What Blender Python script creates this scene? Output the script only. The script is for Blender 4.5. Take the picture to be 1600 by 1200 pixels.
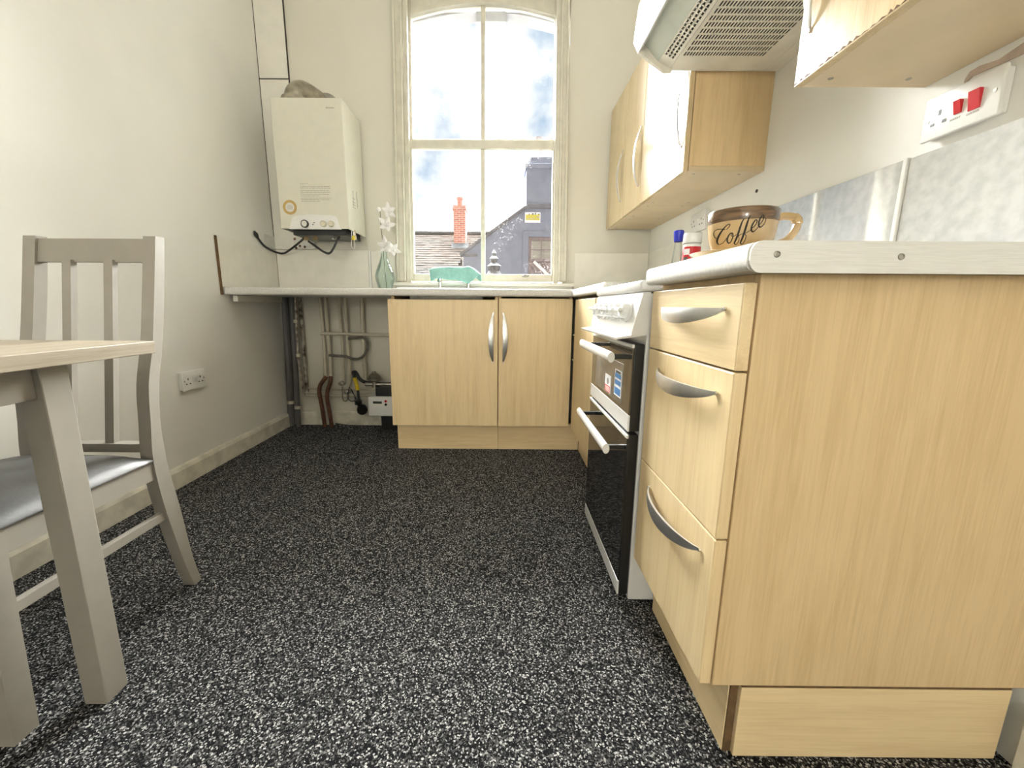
import bpy, bmesh, math, random
from mathutils import Vector, Matrix
random.seed(7)
S = bpy.context.scene
COL = S.collection
for o in list(bpy.data.objects): bpy.data.objects.remove(o)

# ------------------------------------------------------------------ camera
F_PX, CX, H = 641.18, 784.34, 0.8121
cd = bpy.data.cameras.new('camera'); cam = bpy.data.objects.new('camera', cd); COL.objects.link(cam)
FWD = Vector((-0.00357, 0.98251, -0.18618)).normalized()
RGT = Vector((0.99997, 0.0049, 0.00669)); RGT = (RGT - FWD*RGT.dot(FWD)).normalized()
UPV = RGT.cross(FWD).normalized()
cam.matrix_world = Matrix(((RGT.x, UPV.x, -FWD.x, 0), (RGT.y, UPV.y, -FWD.y, 0), (RGT.z, UPV.z, -FWD.z, H), (0, 0, 0, 1)))
cd.sensor_width = 36; cd.lens = F_PX/1600*36; cd.shift_x = (800-CX)/1600; cd.clip_start = .02; cd.clip_end = 300
S.camera = cam

# ------------------------------------------------------------------ world, sun, exposure
SKY, SUN, FILL, EXPO = 1.12, 165.0, 10.0, 0.14  # includes the power of the added, unseen fill lamps
w = bpy.data.worlds.new('sky'); S.world = w; w.use_nodes = True
nt = w.node_tree; nt.nodes.clear()
out = nt.nodes.new('ShaderNodeOutputWorld'); bg = nt.nodes.new('ShaderNodeBackground')
tc = nt.nodes.new('ShaderNodeTexCoord'); nz = nt.nodes.new('ShaderNodeTexNoise'); rp = nt.nodes.new('ShaderNodeValToRGB')
nz.inputs['Scale'].default_value = 5.5; nz.inputs['Detail'].default_value = 6; nz.inputs['Roughness'].default_value = .55
rp.color_ramp.elements[0].position = .50; rp.color_ramp.elements[0].color = (1, 1, 1, 1)
rp.color_ramp.elements[1].position = .62; rp.color_ramp.elements[1].color = (.42, .56, .72, 1)
nt.links.new(tc.outputs['Generated'], nz.inputs['Vector']); nt.links.new(nz.outputs['Fac'], rp.inputs['Fac'])
nt.links.new(rp.outputs['Color'], bg.inputs['Color']); bg.inputs['Strength'].default_value = SKY
nt.links.new(bg.outputs[0], out.inputs[0])
sd = bpy.data.lights.new('hazy_sun', 'SUN'); sd.energy = SUN; sd.angle = math.radians(84); sd.color = (1, .985, .95)
sun = bpy.data.objects.new('hazy_sun', sd); COL.objects.link(sun)
sun.rotation_euler = Vector((-.03, -1, -1.24)).to_track_quat('-Z', 'Y').to_euler(); sun.location = (0, 9, 9)
vs = S.view_settings; vs.view_transform = 'Standard'; vs.look = 'None'; vs.exposure = EXPO; vs.gamma = 1; vs.use_curve_mapping = False

# ------------------------------------------------------------------ photo pixel -> point on a plane or surface
def pix_dir(u, v):
    return FWD + RGT*((u-CX)/F_PX) + UPV*(-(v-600)/F_PX)
def at(u, v, axis, val):
    d = pix_dir(u, v); o = Vector((0, 0, H)); i = 'XYZ'.index(axis)
    return o + d*((val-o[i])/d[i])

# ------------------------------------------------------------------ materials
MATS = {}
def newmat(name):
    m = bpy.data.materials.new(name); m.use_nodes = True; MATS[name] = m
    n = m.node_tree.nodes; return m, n, m.node_tree.links, n['Principled BSDF']
def plain(name, col, rough=.5, metal=0, noise=0, nscale=30, bump=0, bscale=60, coat=0, spec=.5, col2=None, stretch=(1, 1, 1), detail=4):
    m, n, l, b = newmat(name)
    b.inputs['Base Color'].default_value = (*col, 1); b.inputs['Roughness'].default_value = rough
    b.inputs['Metallic'].default_value = metal; b.inputs['Coat Weight'].default_value = coat; b.inputs['Specular IOR Level'].default_value = spec
    if noise or bump:
        t = n.new('ShaderNodeTexCoord'); mp = n.new('ShaderNodeMapping'); l.new(t.outputs['Object'], mp.inputs[0]); mp.inputs['Scale'].default_value = stretch
    if noise:
        z = n.new('ShaderNodeTexNoise'); z.inputs['Scale'].default_value = nscale; z.inputs['Detail'].default_value = detail; l.new(mp.outputs[0], z.inputs['Vector'])
        r = n.new('ShaderNodeValToRGB'); l.new(z.outputs['Fac'], r.inputs['Fac'])
        c2 = col2 or tuple(c*(1-noise) for c in col)
        r.color_ramp.elements[0].position = .36; r.color_ramp.elements[0].color = (*c2, 1)
        r.color_ramp.elements[1].position = .62; r.color_ramp.elements[1].color = (*col, 1)
        l.new(r.outputs['Color'], b.inputs['Base Color'])
    if bump:
        z2 = n.new('ShaderNodeTexNoise'); z2.inputs['Scale'].default_value = bscale; z2.inputs['Detail'].default_value = 5; l.new(mp.outputs[0], z2.inputs['Vector'])
        bp = n.new('ShaderNodeBump'); bp.inputs['Strength'].default_value = bump; bp.inputs['Distance'].default_value = .004
        l.new(z2.outputs['Fac'], bp.inputs['Height']); l.new(bp.outputs[0], b.inputs['Normal'])
    return m
def wood(name, axis, light=(.82, .645, .38), dark=(.71, .535, .295), rough=.38, bumpy=.12, spec=.5, coat=0):
    m, n, l, b = newmat(name)
    t = n.new('ShaderNodeTexCoord'); mp = n.new('ShaderNodeMapping'); l.new(t.outputs['Object'], mp.inputs[0])
    sc = [26, 26, 26]; sc['XYZ'.index(axis)] = 1.5; mp.inputs['Scale'].default_value = sc
    a = n.new('ShaderNodeTexNoise'); a.inputs['Scale'].default_value = 1; a.inputs['Detail'].default_value = 3; a.inputs['Distortion'].default_value = .9; l.new(mp.outputs[0], a.inputs['Vector'])
    mp2 = n.new('ShaderNodeMapping'); l.new(t.outputs['Object'], mp2.inputs[0]); s2 = [230, 230, 230]; s2['XYZ'.index(axis)] = 9; mp2.inputs['Scale'].default_value = s2
    c = n.new('ShaderNodeTexNoise'); c.inputs['Scale'].default_value = 1; c.inputs['Detail'].default_value = 2; c.inputs['Distortion'].default_value = .6; l.new(mp2.outputs[0], c.inputs['Vector'])
    mx = n.new('ShaderNodeMix'); mx.data_type = 'FLOAT'; mx.inputs[0].default_value = .42; l.new(a.outputs['Fac'], mx.inputs[2]); l.new(c.outputs['Fac'], mx.inputs[3])
    r = n.new('ShaderNodeValToRGB'); l.new(mx.outputs[0], r.inputs['Fac'])
    r.color_ramp.elements[0].position = .33; r.color_ramp.elements[0].color = (*dark, 1)
    r.color_ramp.elements[1].position = .56; r.color_ramp.elements[1].color = (*light, 1)
    l.new(r.outputs['Color'], b.inputs['Base Color'])
    b.inputs['Roughness'].default_value = rough; b.inputs['Specular IOR Level'].default_value = spec; b.inputs['Coat Weight'].default_value = coat; b.inputs['Coat Roughness'].default_value = .04; b.inputs['Coat IOR'].default_value = 1.5 if coat < 1 else 1.65
    bp = n.new('ShaderNodeBump'); bp.inputs['Strength'].default_value = bumpy; bp.inputs['Distance'].default_value = .002
    l.new(c.outputs['Fac'], bp.inputs['Height']); l.new(bp.outputs[0], b.inputs['Normal'])
    return m
def pane(name, tint=(1, 1, 1), refl=1.0, dirt=0, rough=.0):
    m = bpy.data.materials.new(name); m.use_nodes = True; MATS[name] = m
    n, l = m.node_tree.nodes, m.node_tree.links; n.clear()
    o = n.new('ShaderNodeOutputMaterial'); tr = n.new('ShaderNodeBsdfTransparent'); tr.inputs[0].default_value = (*tint, 1)
    g = n.new('ShaderNodeBsdfGlossy'); g.inputs['Roughness'].default_value = rough
    fr = n.new('ShaderNodeFresnel'); fr.inputs['IOR'].default_value = 1.5
    mu = n.new('ShaderNodeMath'); mu.operation = 'MULTIPLY'; mu.inputs[1].default_value = refl; l.new(fr.outputs[0], mu.inputs[0])
    mx = n.new('ShaderNodeMixShader'); l.new(mu.outputs[0], mx.inputs[0]); l.new(tr.outputs[0], mx.inputs[1]); l.new(g.outputs[0], mx.inputs[2])
    last = mx
    if dirt:
        t = n.new('ShaderNodeTexCoord'); z = n.new('ShaderNodeTexNoise'); z.inputs['Scale'].default_value = 120; z.inputs['Detail'].default_value = 3
        z2 = n.new('ShaderNodeTexNoise'); z2.inputs['Scale'].default_value = 3.2
        l.new(t.outputs['Object'], z.inputs['Vector']); l.new(t.outputs['Object'], z2.inputs['Vector'])
        r = n.new('ShaderNodeMapRange'); r.inputs[1].default_value = .60; r.inputs[2].default_value = .72; l.new(z.outputs['Fac'], r.inputs[0])
        r2 = n.new('ShaderNodeMapRange'); r2.inputs[1].default_value = .5; r2.inputs[2].default_value = .68; r2.inputs[4].default_value = dirt; l.new(z2.outputs['Fac'], r2.inputs[0])
        k = n.new('ShaderNodeMath'); k.operation = 'MULTIPLY'; l.new(r.outputs[0], k.inputs[0]); l.new(r2.outputs[0], k.inputs[1])
        d = n.new('ShaderNodeBsdfTranslucent'); d.inputs[0].default_value = (.9, .9, .9, 1)
        m2 = n.new('ShaderNodeMixShader'); l.new(k.outputs[0], m2.inputs[0]); l.new(mx.outputs[0], m2.inputs[1]); l.new(d.outputs[0], m2.inputs[2]); last = m2
    l.new(last.outputs[0], o.inputs[0]); return m
def carpet(name):
    m, n, l, b = newmat(name)
    t = n.new('ShaderNodeTexCoord')
    a = n.new('ShaderNodeTexVoronoi'); a.inputs['Scale'].default_value = 330; l.new(t.outputs['Object'], a.inputs['Vector'])
    sp = n.new('ShaderNodeSeparateColor'); l.new(a.outputs['Color'], sp.inputs[0])
    c = n.new('ShaderNodeTexNoise'); c.inputs['Scale'].default_value = 5; c.inputs['Detail'].default_value = 8; c.inputs['Roughness'].default_value = .7; l.new(t.outputs['Object'], c.inputs['Vector'])
    r = n.new('ShaderNodeValToRGB'); l.new(sp.outputs[0], r.inputs['Fac'])
    e = r.color_ramp.elements; e[0].position = .0; e[0].color = (.008, .008, .010, 1); e[1].position = 1; e[1].color = (.66, .66, .645, 1)
    x = e.new(.45); x.color = (.015, .015, .017, 1); x = e.new(.8); x.color = (.12, .12, .12, 1)
    mx = n.new('ShaderNodeMix'); mx.data_type = 'RGBA'; mx.blend_type = 'MULTIPLY'; mx.inputs[0].default_value = .35
    l.new(r.outputs['Color'], mx.inputs[6]); l.new(c.outputs['Fac'], mx.inputs[7]); l.new(mx.outputs[2], b.inputs['Base Color'])
    b.inputs['Roughness'].default_value = 1; b.inputs['Specular IOR Level'].default_value = .1
    bp = n.new('ShaderNodeBump'); bp.inputs['Strength'].default_value = .7; bp.inputs['Distance'].default_value = .004; l.new(sp.outputs[1], bp.inputs['Height']); l.new(bp.outputs[0], b.inputs['Normal'])
    return m
def emit(name, col, strength):
    m, n, l, b = newmat(name); b.inputs['Emission Color'].default_value = (*col, 1); b.inputs['Emission Strength'].default_value = strength; b.inputs['Base Color'].default_value = (*col, 1)
def brick(name):
    m, n, l, b = newmat(name)
    t = n.new('ShaderNodeTexCoord'); s = n.new('ShaderNodeSeparateXYZ'); cmb = n.new('ShaderNodeCombineXYZ'); ad = n.new('ShaderNodeMath'); ad.operation = 'ADD'
    l.new(t.outputs['Object'], s.inputs[0]); l.new(s.outputs['X'], ad.inputs[0]); l.new(s.outputs['Y'], ad.inputs[1]); l.new(ad.outputs[0], cmb.inputs['X']); l.new(s.outputs['Z'], cmb.inputs['Y'])
    k = n.new('ShaderNodeTexBrick'); l.new(cmb.outputs[0], k.inputs['Vector']); k.inputs['Scale'].default_value = 1
    k.inputs['Brick Width'].default_value = .225; k.inputs['Row Height'].default_value = .075; k.inputs['Mortar Size'].default_value = .009
    k.inputs['Color1'].default_value = (.50, .17, .09, 1); k.inputs['Color2'].default_value = (.34, .10, .06, 1); k.inputs['Mortar'].default_value = (.5, .4, .32, 1)
    l.new(k.outputs['Color'], b.inputs['Base Color']); b.inputs['Roughness'].default_value = .9

plain('wall_paint_shaded', (.70, .675, .585), .62, noise=.05, nscale=2.2, bump=.10, bscale=14)  # the window wall's backlit shade is put into this darker, yellower colour
plain('wall_gloss', (.85, .842, .785), .42, noise=.04, nscale=3, bump=.12, bscale=9)  # lighter wall colour for the side walls, which catch more light
plain('ceiling_paint', (.84, .83, .79), .8, bump=.05, bscale=40)
plain('gloss_white', (.82, .80, .72), .33, noise=.06, nscale=12, bump=.05, bscale=30)
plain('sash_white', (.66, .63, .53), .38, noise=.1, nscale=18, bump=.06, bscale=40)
plain('old_trim', (.76, .73, .62), .45, noise=.22, nscale=16, bump=.25, bscale=45)
plain('bare_plaster', (.52, .42, .34), .9, noise=.2, nscale=30, bump=.3)
plain('crack_dark', (.06, .05, .04), .9, noise=.3)
carpet('carpet')
wood('maple_z', 'Z'); wood('maple_y', 'Y'); wood('maple_x', 'X')
wood('maple_panel_z', 'Z', (.70, .525, .295), (.59, .425, .22), .5, .2)
wood('maple_gloss', 'Z', (.60, .47, .275), (.51, .385, .21), .20, .05, .28, .05)
wood('table_oak', 'Y', (.36, .31, .235), (.26, .215, .155), .5, .15)
plain('raw_edge', (.15, .085, .035), .9, noise=.3, nscale=60)
plain('board_under', (.63, .50, .32), .45, noise=.1, nscale=6)
plain('laminate', (.70, .69, .65), .36, noise=.16, nscale=160, bump=.06, bscale=180)
plain('marble', (.60, .605, .595), .06, noise=.16, nscale=42, bump=.006, bscale=7, spec=.9, coat=1, detail=7); MATS['marble'].node_tree.nodes['Principled BSDF'].inputs['Coat IOR'].default_value = 1.6
plain('white_enamel', (.70, .70, .68), .22, noise=.04, nscale=40, coat=.3)
plain('cream_enamel', (.70, .68, .575), .3, noise=.03, nscale=20)
plain('white_plastic', (.80, .80, .77), .3, noise=.03, nscale=50)
plain('yellowed_plastic', (.70, .66, .52), .4, noise=.08, nscale=50)
plain('hood_white', (.83, .79, .68), .4, noise=.10, nscale=14)
plain('black_glass', (.012, .012, .013), .05, spec=.6, noise=.1, nscale=20)
plain('brown_glass', (.09, .07, .045), .06, spec=.6, noise=.1, nscale=20)
plain('black_metal', (.012, .012, .012), .35, noise=.2, nscale=40)
plain('black_rubber', (.02, .02, .022), .55, noise=.2, nscale=40)
plain('satin_metal', (.74, .74, .73), .30, metal=.95, noise=.06, nscale=60)
plain('aluminium', (.80, .79, .75), .45, metal=.25, noise=.10, nscale=30, stretch=(1, 30, 30), bump=.04)
plain('steel', (.72, .72, .70), .25, metal=1, noise=.1, nscale=30)
plain('steel_dull', (.40, .38, .34), .4, metal=1, noise=.3, nscale=20)
plain('brass', (.45, .35, .2), .4, metal=1, noise=.3, nscale=30)
plain('copper', (.17, .075, .045), .45, metal=.5, noise=.5, nscale=25)
plain('painted_pipe', (.60, .56, .45), .5, noise=.15, nscale=14)
plain('grey_pipe', (.12, .115, .12), .5, noise=.2, nscale=10)
plain('flaky_pipe', (.52, .48, .40), .6, noise=.8, nscale=26, col2=(.05, .03, .02))
plain('flue_metal', (.42, .38, .30), .4, metal=.6, noise=.4, nscale=22)
plain('red_plastic', (.55, .012, .02), .3, noise=.1, nscale=30)
plain('blue_plastic', (.02, .03, .42), .35, noise=.1, nscale=30)
plain('yellow_plastic', (.75, .58, .03), .45, noise=.1, nscale=30)
plain('tan_paper', (.55, .38, .14), .7, noise=.08, nscale=40)
plain('paper', (.72, .71, .66), .7, noise=.04, nscale=40)
plain('ink', (.10, .09, .08), .7, noise=.1)
plain('ink_grey', (.38, .36, .31), .7, noise=.1)
plain('sticker_white', (.85, .85, .85), .4, noise=.03)
plain('sticker_red', (.62, .06, .04), .4, noise=.05)
plain('sticker_blue', (.05, .22, .52), .4, noise=.05)
plain('cup_cream', (.52, .385, .21), .16, noise=.25, nscale=16, coat=.4, col2=(.43, .29, .13))
plain('cup_brown', (.15, .08, .03), .16, noise=.5, nscale=30, coat=.5, stretch=(1, 1, 6))
plain('cup_ink', (.012, .01, .008), .25, noise=.2)
plain('chair_paint', (.29, .267, .23), .42, noise=.05, nscale=24)
plain('chair_seat', (.085, .085, .082), .46, noise=.15, nscale=200, bump=.05, bscale=300)
plain('teal_cloth', (.30, .60, .55), .85, noise=.12, nscale=50, bump=.1, bscale=350)
plain('petal', (.86, .85, .84), .5, noise=.04, nscale=40)
plain('stem_brown', (.13, .10, .06), .6, noise=.3, nscale=50)
plain('lcd', (.06, .065, .05), .2, noise=.1)
plain('render_grey', (.21, .232, .285), .9, noise=.12, nscale=5, bump=.2, bscale=20)
plain('coping', (.16, .16, .17), .95, spec=.1, noise=.2, nscale=8)
plain('slate', (.060, .050, .045), .95, spec=.05, noise=.3, nscale=3.5, detail=6)
plain('ridge_tile', (.03, .03, .029), .95, spec=.05, noise=.3, nscale=6)
plain('clay_pot', (.48, .17, .12), .8, noise=.3, nscale=10)
plain('pale_pot', (.62, .6, .58), .8, noise=.3, nscale=10)
plain('sign_yellow', (.55, .50, .05), .5, noise=.1)
plain('timber_brown', (.27, .22, .215), .8, noise=.3, nscale=9)
plain('curtain', (.72, .72, .64), .8, noise=.2, nscale=4, stretch=(1, 1, 9))
plain('street', (.04, .04, .04), .9, noise=.2, nscale=1)
plain('stone', (.34, .34, .36), .85, noise=.25, nscale=9)
plain('dark_brick', (.055, .035, .03), .9, noise=.3, nscale=8)  # kept very dark so the added outer wall bounces little sun
plain('diffuser', (.62, .65, .56), .35, noise=.08, nscale=12)
plain('hose_grey', (.16, .15, .13), .5, metal=.3, noise=.4, nscale=60)
plain('lead', (.13, .135, .14), .9, spec=.1, noise=.3, nscale=9)
brick('red_brick')
pane('window_glass', (.97, .98, .98), .9, .14)
pane('clean_glass', (.9, .93, .92), 1)
pane('green_glass', (.925, .975, .96), .5)
pane('clear_bottle', (.97, .98, .98), .5)
emit('fill_glow', (1, .95, .86), 4)  # glow for the shades of the added fill lamps

# ------------------------------------------------------------------ mesh helpers
class MB:
    def __init__(s): s.bm = bmesh.new()
    def box(s, x0, x1, y0, y1, z0, z1, bev=0, seg=2, mtx=None):
        m = Matrix.Translation(((x0+x1)/2, (y0+y1)/2, (z0+z1)/2)) @ Matrix.Diagonal((abs(x1-x0), abs(y1-y0), abs(z1-z0), 1))
        if mtx is not None: m = mtx @ m
        g = bmesh.ops.create_cube(s.bm, size=1, matrix=m)
        if bev: bmesh.ops.bevel(s.bm, geom=list({e for v in g['verts'] for e in v.link_edges}), offset=bev, segments=seg, affect='EDGES', profile=.5, clamp_overlap=True)
        return s
    def tube(s, pts, r, seg=10, caps=True, squash=None):
        pts = [Vector(p) for p in pts]; n = len(pts); rs = r if isinstance(r, (list, tuple)) else [r]*n
        rings = []; ref = None
        for i, p in enumerate(pts):
            d = (pts[min(i+1, n-1)]-pts[max(i-1, 0)]).normalized()
            if ref is None: ref = d.orthogonal().normalized()
            a = (ref - d*ref.dot(d))
            a = a.normalized() if a.length > 1e-5 else d.orthogonal().normalized()
            ref = a; b = d.cross(a)
            rings.append([s.bm.verts.new(p + (a*math.cos(t)+b*math.sin(t))*rs[i]) for t in (2*math.pi*k/seg for k in range(seg))])
        for i in range(n-1):
            for k in range(seg):
                s.bm.faces.new((rings[i][k], rings[i][(k+1) % seg], rings[i+1][(k+1) % seg], rings[i+1][k]))
        if caps: s.bm.faces.new(rings[0][::-1]); s.bm.faces.new(rings[-1])
        return s
    def lathe(s, prof, o=(0, 0, 0), seg=24, axis=(0, 0, 1), caps=False):
        o = Vector(o); ax = Vector(axis).normalized(); q = Vector((0, 0, 1)).rotation_difference(ax); rings = []
        for r, z in prof:
            if r < 1e-6: rings.append([s.bm.verts.new(o + q @ Vector((0, 0, z)))])
            else: rings.append([s.bm.verts.new(o + q @ Vector((r*math.cos(t), r*math.sin(t), z))) for t in (2*math.pi*k/seg for k in range(seg))])
        for a, b in zip(rings, rings[1:]):
            for k in range(seg):
                k2 = (k+1) % seg
                if len(a) == 1 and len(b) == 1: continue
                if len(a) == 1: s.bm.faces.new((a[0], b[k], b[k2]))
                elif len(b) == 1: s.bm.faces.new((a[k], a[k2], b[0]))
                else: s.bm.faces.new((a[k], a[k2], b[k2], b[k]))
        if caps:
            if len(rings[0]) > 1: s.bm.faces.new(rings[0][::-1])
            if len(rings[-1]) > 1: s.bm.faces.new(rings[-1])
        return s
    def prism(s, poly, axis, a, b):
        """poly: 2-D points; axis X: (y,z), Y: (x,z), Z: (x,y)"""
        def P(p, t): return {'X': (t, p[0], p[1]), 'Y': (p[0], t, p[1]), 'Z': (p[0], p[1], t)}[axis]
        A = [s.bm.verts.new(P(p, a)) for p in poly]; B = [s.bm.verts.new(P(p, b)) for p in poly]; n = len(poly)
        for i in range(n): s.bm.faces.new((A[i], A[(i+1) % n], B[(i+1) % n], B[i]))
        s.bm.faces.new(A[::-1]); s.bm.faces.new(B); return s
    def loft(s, loops, closed_caps=True):
        L = [[s.bm.verts.new(p) for p in lp] for lp in loops]; n = len(loops[0])
        for a, b in zip(L, L[1:]):
            for k in range(n): s.bm.faces.new((a[k], a[(k+1) % n], b[(k+1) % n], b[k]))
        if closed_caps: s.bm.faces.new(L[0][::-1]); s.bm.faces.new(L[-1])
        return s
    def sheet(s, rows):
        V = [[s.bm.verts.new(p) for p in r] for r in rows]
        for a, b in zip(V, V[1:]):
            for k in range(len(a)-1): s.bm.faces.new((a[k], a[k+1], b[k+1], b[k]))
        return s
    def taper(s, f):
        for v in s.bm.verts: v.co = f(v.co)
        return s
    def build(s, name, mat, parent=None, smooth=False, label=None, angle=35):
        bmesh.ops.recalc_face_normals(s.bm, faces=s.bm.faces[:])
        org = root_loc(parent)
        for v in s.bm.verts: v.co -= org
        me = bpy.data.meshes.new(name); s.bm.to_mesh(me); s.bm.free()
        me.materials.append(MATS[mat] if isinstance(mat, str) else mat)
        if smooth:
            for p in me.polygons: p.use_smooth = True
            try: me.set_sharp_from_angle(angle=math.radians(angle))
            except Exception: pass
        o = bpy.data.objects.new(name, me); COL.objects.link(o); o.parent = parent
        if parent is None:
            o.location = (0, 0, 0)
        if label: o['label'] = label
        return o
def root_loc(o):
    v = Vector((0, 0, 0))
    while o is not None: v = v + o.location; o = o.parent
    return v
def thing(name, label, cat, loc, group=None):
    o = bpy.data.objects.new(name, None); COL.objects.link(o); o.location = loc; o.empty_display_size = .05
    o['label'] = label; o['category'] = cat
    if group: o['group'] = group
    return o
def tag(o, label, cat, group=None):
    o['label'] = label; o['category'] = cat
    if group: o['group'] = group
    # origin at the base of the mesh
    vs_ = [v.co for v in o.data.vertices]
    c = Vector((sum(v.x for v in vs_)/len(vs_), sum(v.y for v in vs_)/len(vs_), min(v.z for v in vs_)))
    for v in o.data.vertices: v.co -= c
    o.location += c
    for ch in o.children:
        for v in ch.data.vertices: v.co -= c
    return o
def struct(o, label=None):
    o['kind'] = 'structure'
    if label: o['label'] = label
    return o
def arc(cx, cz, r, a0, a1, n): return [(cx+r*math.cos(a0+(a1-a0)*i/n), cz+r*math.sin(a0+(a1-a0)*i/n)) for i in range(n+1)]
def bezier(P, n=10):
    out = []; P = [Vector(p) for p in P]
    P2 = [2*P[0]-P[1]] + P + [2*P[-1]-P[-2]]
    for i in range(1, len(P2)-2):
        a, b, c, d = P2[i-1:i+3]
        for k in range(n):
            t = k/n; out.append(.5*((2*b)+(c-a)*t+(2*a-5*b+4*c-d)*t*t+(3*b-a-3*c+d)*t**3))
    out.append(P2[-2]); return out

# ------------------------------------------------------------------ room shell
XL, XR, YB, YR, ZC = -1.467, .9275, 2.74, -4.2, 2.95
T = .12
struct(MB().box(XL-T, XR+T, YR-T, YB+T, -.1, 0).build('floor', 'carpet'), 'charcoal flecked carpet')
struct(MB().box(XL-T, XR+T, YR-T, YB+T, ZC, ZC+.1).build('ceiling', 'ceiling_paint'), 'white painted ceiling')
struct(MB().box(XL-T, XL, YR-T, YB+T, 0, ZC).build('wall_left', 'wall_gloss'), 'off-white painted wall with a faint sheen')
wr = struct(MB().box(XR, XR+T, YR-T, YB+T, 0, ZC).build('wall_right', 'wall_gloss'), 'off-white painted wall behind the cooker')
struct(MB().box(XL, XR, YR-T, YR, 0, ZC).build('wall_rear', 'wall_paint_shaded'), 'plain off-white wall opposite the window')
WX0, WX1, WZ0, WZ1 = -.63, .375, .955, 2.62
XC = (-.584+.302)/2
def tp(co):   # the old frame narrows a little towards its head
    k = 1-.060*(co.z-.96)/1.6
    return Vector((XC+(co.x-XC)*k, co.y, co.z))
m = MB()
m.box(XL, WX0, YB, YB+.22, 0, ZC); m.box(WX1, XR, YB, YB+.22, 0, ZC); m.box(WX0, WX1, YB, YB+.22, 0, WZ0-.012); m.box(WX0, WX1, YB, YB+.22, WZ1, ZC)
wb = struct(m.build('wall_back', 'wall_paint_shaded'), 'off-white painted window wall, backlit shade put into its colour')
# bare plaster patch above the cooker switch, part of the right wall
pts = [(1505, 134), (1507, 125), (1515, 112), (1530, 103), (1560, 93), (1600, 66), (1640, 40), (1640, 62), (1600, 84), (1570, 97), (1545, 108), (1520, 119)]
poly = [at(u, v, 'X', XR-.0015) for u, v in pts]
m = MB(); m.prism([(p.y, p.z) for p in poly], 'X', XR-.0015, XR+.004); m.build('plaster_patch', 'bare_plaster', wr)
m = MB(); m.lathe([(0, 0), (.006, 0), (.006, .003), (0, .004)], (XR, 1.62, 1.235), 10, (-1, 0, 0)); m.build('wall_plug_hole', 'crack_dark', wr)

# baseboards
def board(name, poly, axis, a, b, lab):
    return struct(MB().prism(poly, axis, a, b).build(name, 'old_trim'), lab)
board('baseboard_left', [(XL, 0), (XL+.018, 0), (XL+.018, .075), (XL+.012, .088), (XL, .094)], 'Y', YR, YB-.02, 'chipped cream skirting board')
board('baseboard_back', [(YB, 0), (YB-.016, 0), (YB-.016, .085), (YB-.012, .094), (YB, .094)], 'X', XL+.018, -.62, 'cream skirting behind the pipes')
board('baseboard_right', [(XR, 0), (XR-.018, 0), (XR-.018, .115), (XR-.012, .13), (XR, .135)], 'Y', YR, .595, 'cream skirting beside the drawer unit')
# pipe boxing in the far corner
m = MB(); m.box(XL+.004, -1.292, YB-.014, YB, 1.16, 2.128, .002)
b1 = struct(m.build('trim_1', 'gloss_white'), 'painted board boxing in the corner, lower')
m = MB(); m.box(XL+.004, -1.292, YB-.014, YB, 2.134, ZC, .002)
struct(m.build('trim_2', 'gloss_white'), 'painted board boxing in the corner, upper')
m = MB(); m.box(XL, XL+.004, YB-.012, YB, 1.16, ZC); m.box(-1.2919, -1.2885, YB-.012, YB, 2.10, ZC); m.box(XL+.004, -1.292, YB-.010, YB, 2.128, 2.134); m.build('shadow_gap', 'crack_dark', b1)
# added fill lamps, out of view, put in to brighten the room
lx_, ly = .05, 1.25
lp = thing('added_fill_pendant', 'added fill light out of view, built as a white globe pendant lamp', 'lamp', (lx_, ly, ZC))
m = MB(); m.lathe([(0, 0), (.05, 0), (.05, -.02), (.012, -.03), (.012, -.035)], (lx_, ly, ZC), 20); m.build('ceiling_rose', 'white_plastic', lp, True)
m = MB(); m.tube([(lx_, ly, ZC-.03), (lx_, ly, ZC-.26)], .004, 8); m.build('flex', 'white_plastic', lp, True)
m = MB(); m.lathe([(.02, -.25), (.05, -.265), (.10, -.30), (.125, -.36), (.12, -.42), (.085, -.47), (.04, -.495), (0, -.50)], (lx_, ly, ZC), 28); m.build('fill_shade', 'fill_glow', lp, True)
fx_, fy_ = -.76, -3.2
fp_ = thing('added_fill_floor_lamp', 'added fill light behind the camera, built as a tall white floor lamp with a ring shade', 'lamp', (fx_, fy_, 0))
m = MB(); m.lathe([(0, 0), (.16, 0), (.16, .015), (.02, .03), (0, .03)], (fx_, fy_, 0), 28); m.build('base', 'white_plastic', fp_, True)
m = MB(); m.tube([(fx_, fy_, .02), (fx_, fy_, 1.12)], .012, 12); m.build('pole', 'white_plastic', fp_, True)
m = MB(); m.lathe([(.20, 1.02), (.202, 1.02), (.182, 1.10), (.18, 1.10)], (fx_, fy_, 0), 32); m.build('fill_shade', 'fill_glow', fp_, True)
for loc, pw in (((lx_, ly, ZC-.66), FILL), ((fx_, fy_, 1.32), FILL*12)):  # point lights added as interior fill, no such source in view
    ld = bpy.data.lights.new('fill_light', 'POINT'); ld.energy = pw; ld.shadow_soft_size = .22; ld.color = (1, .96, .89)
    lo = bpy.data.objects.new('fill_light', ld); COL.objects.link(lo); lo.location = loc

# ------------------------------------------------------------------ window
win = bpy.data.objects.new('window_1', None); COL.objects.link(win); win.location = (XC, YB, WZ0); win['kind'] = 'structure'; win['label'] = 'cream painted arched sash window with four panes'
def wpart(m, name, mat='sash_white', parent=None, smooth=False): return m.taper(tp).build(name, mat, parent or win, smooth)
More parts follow.
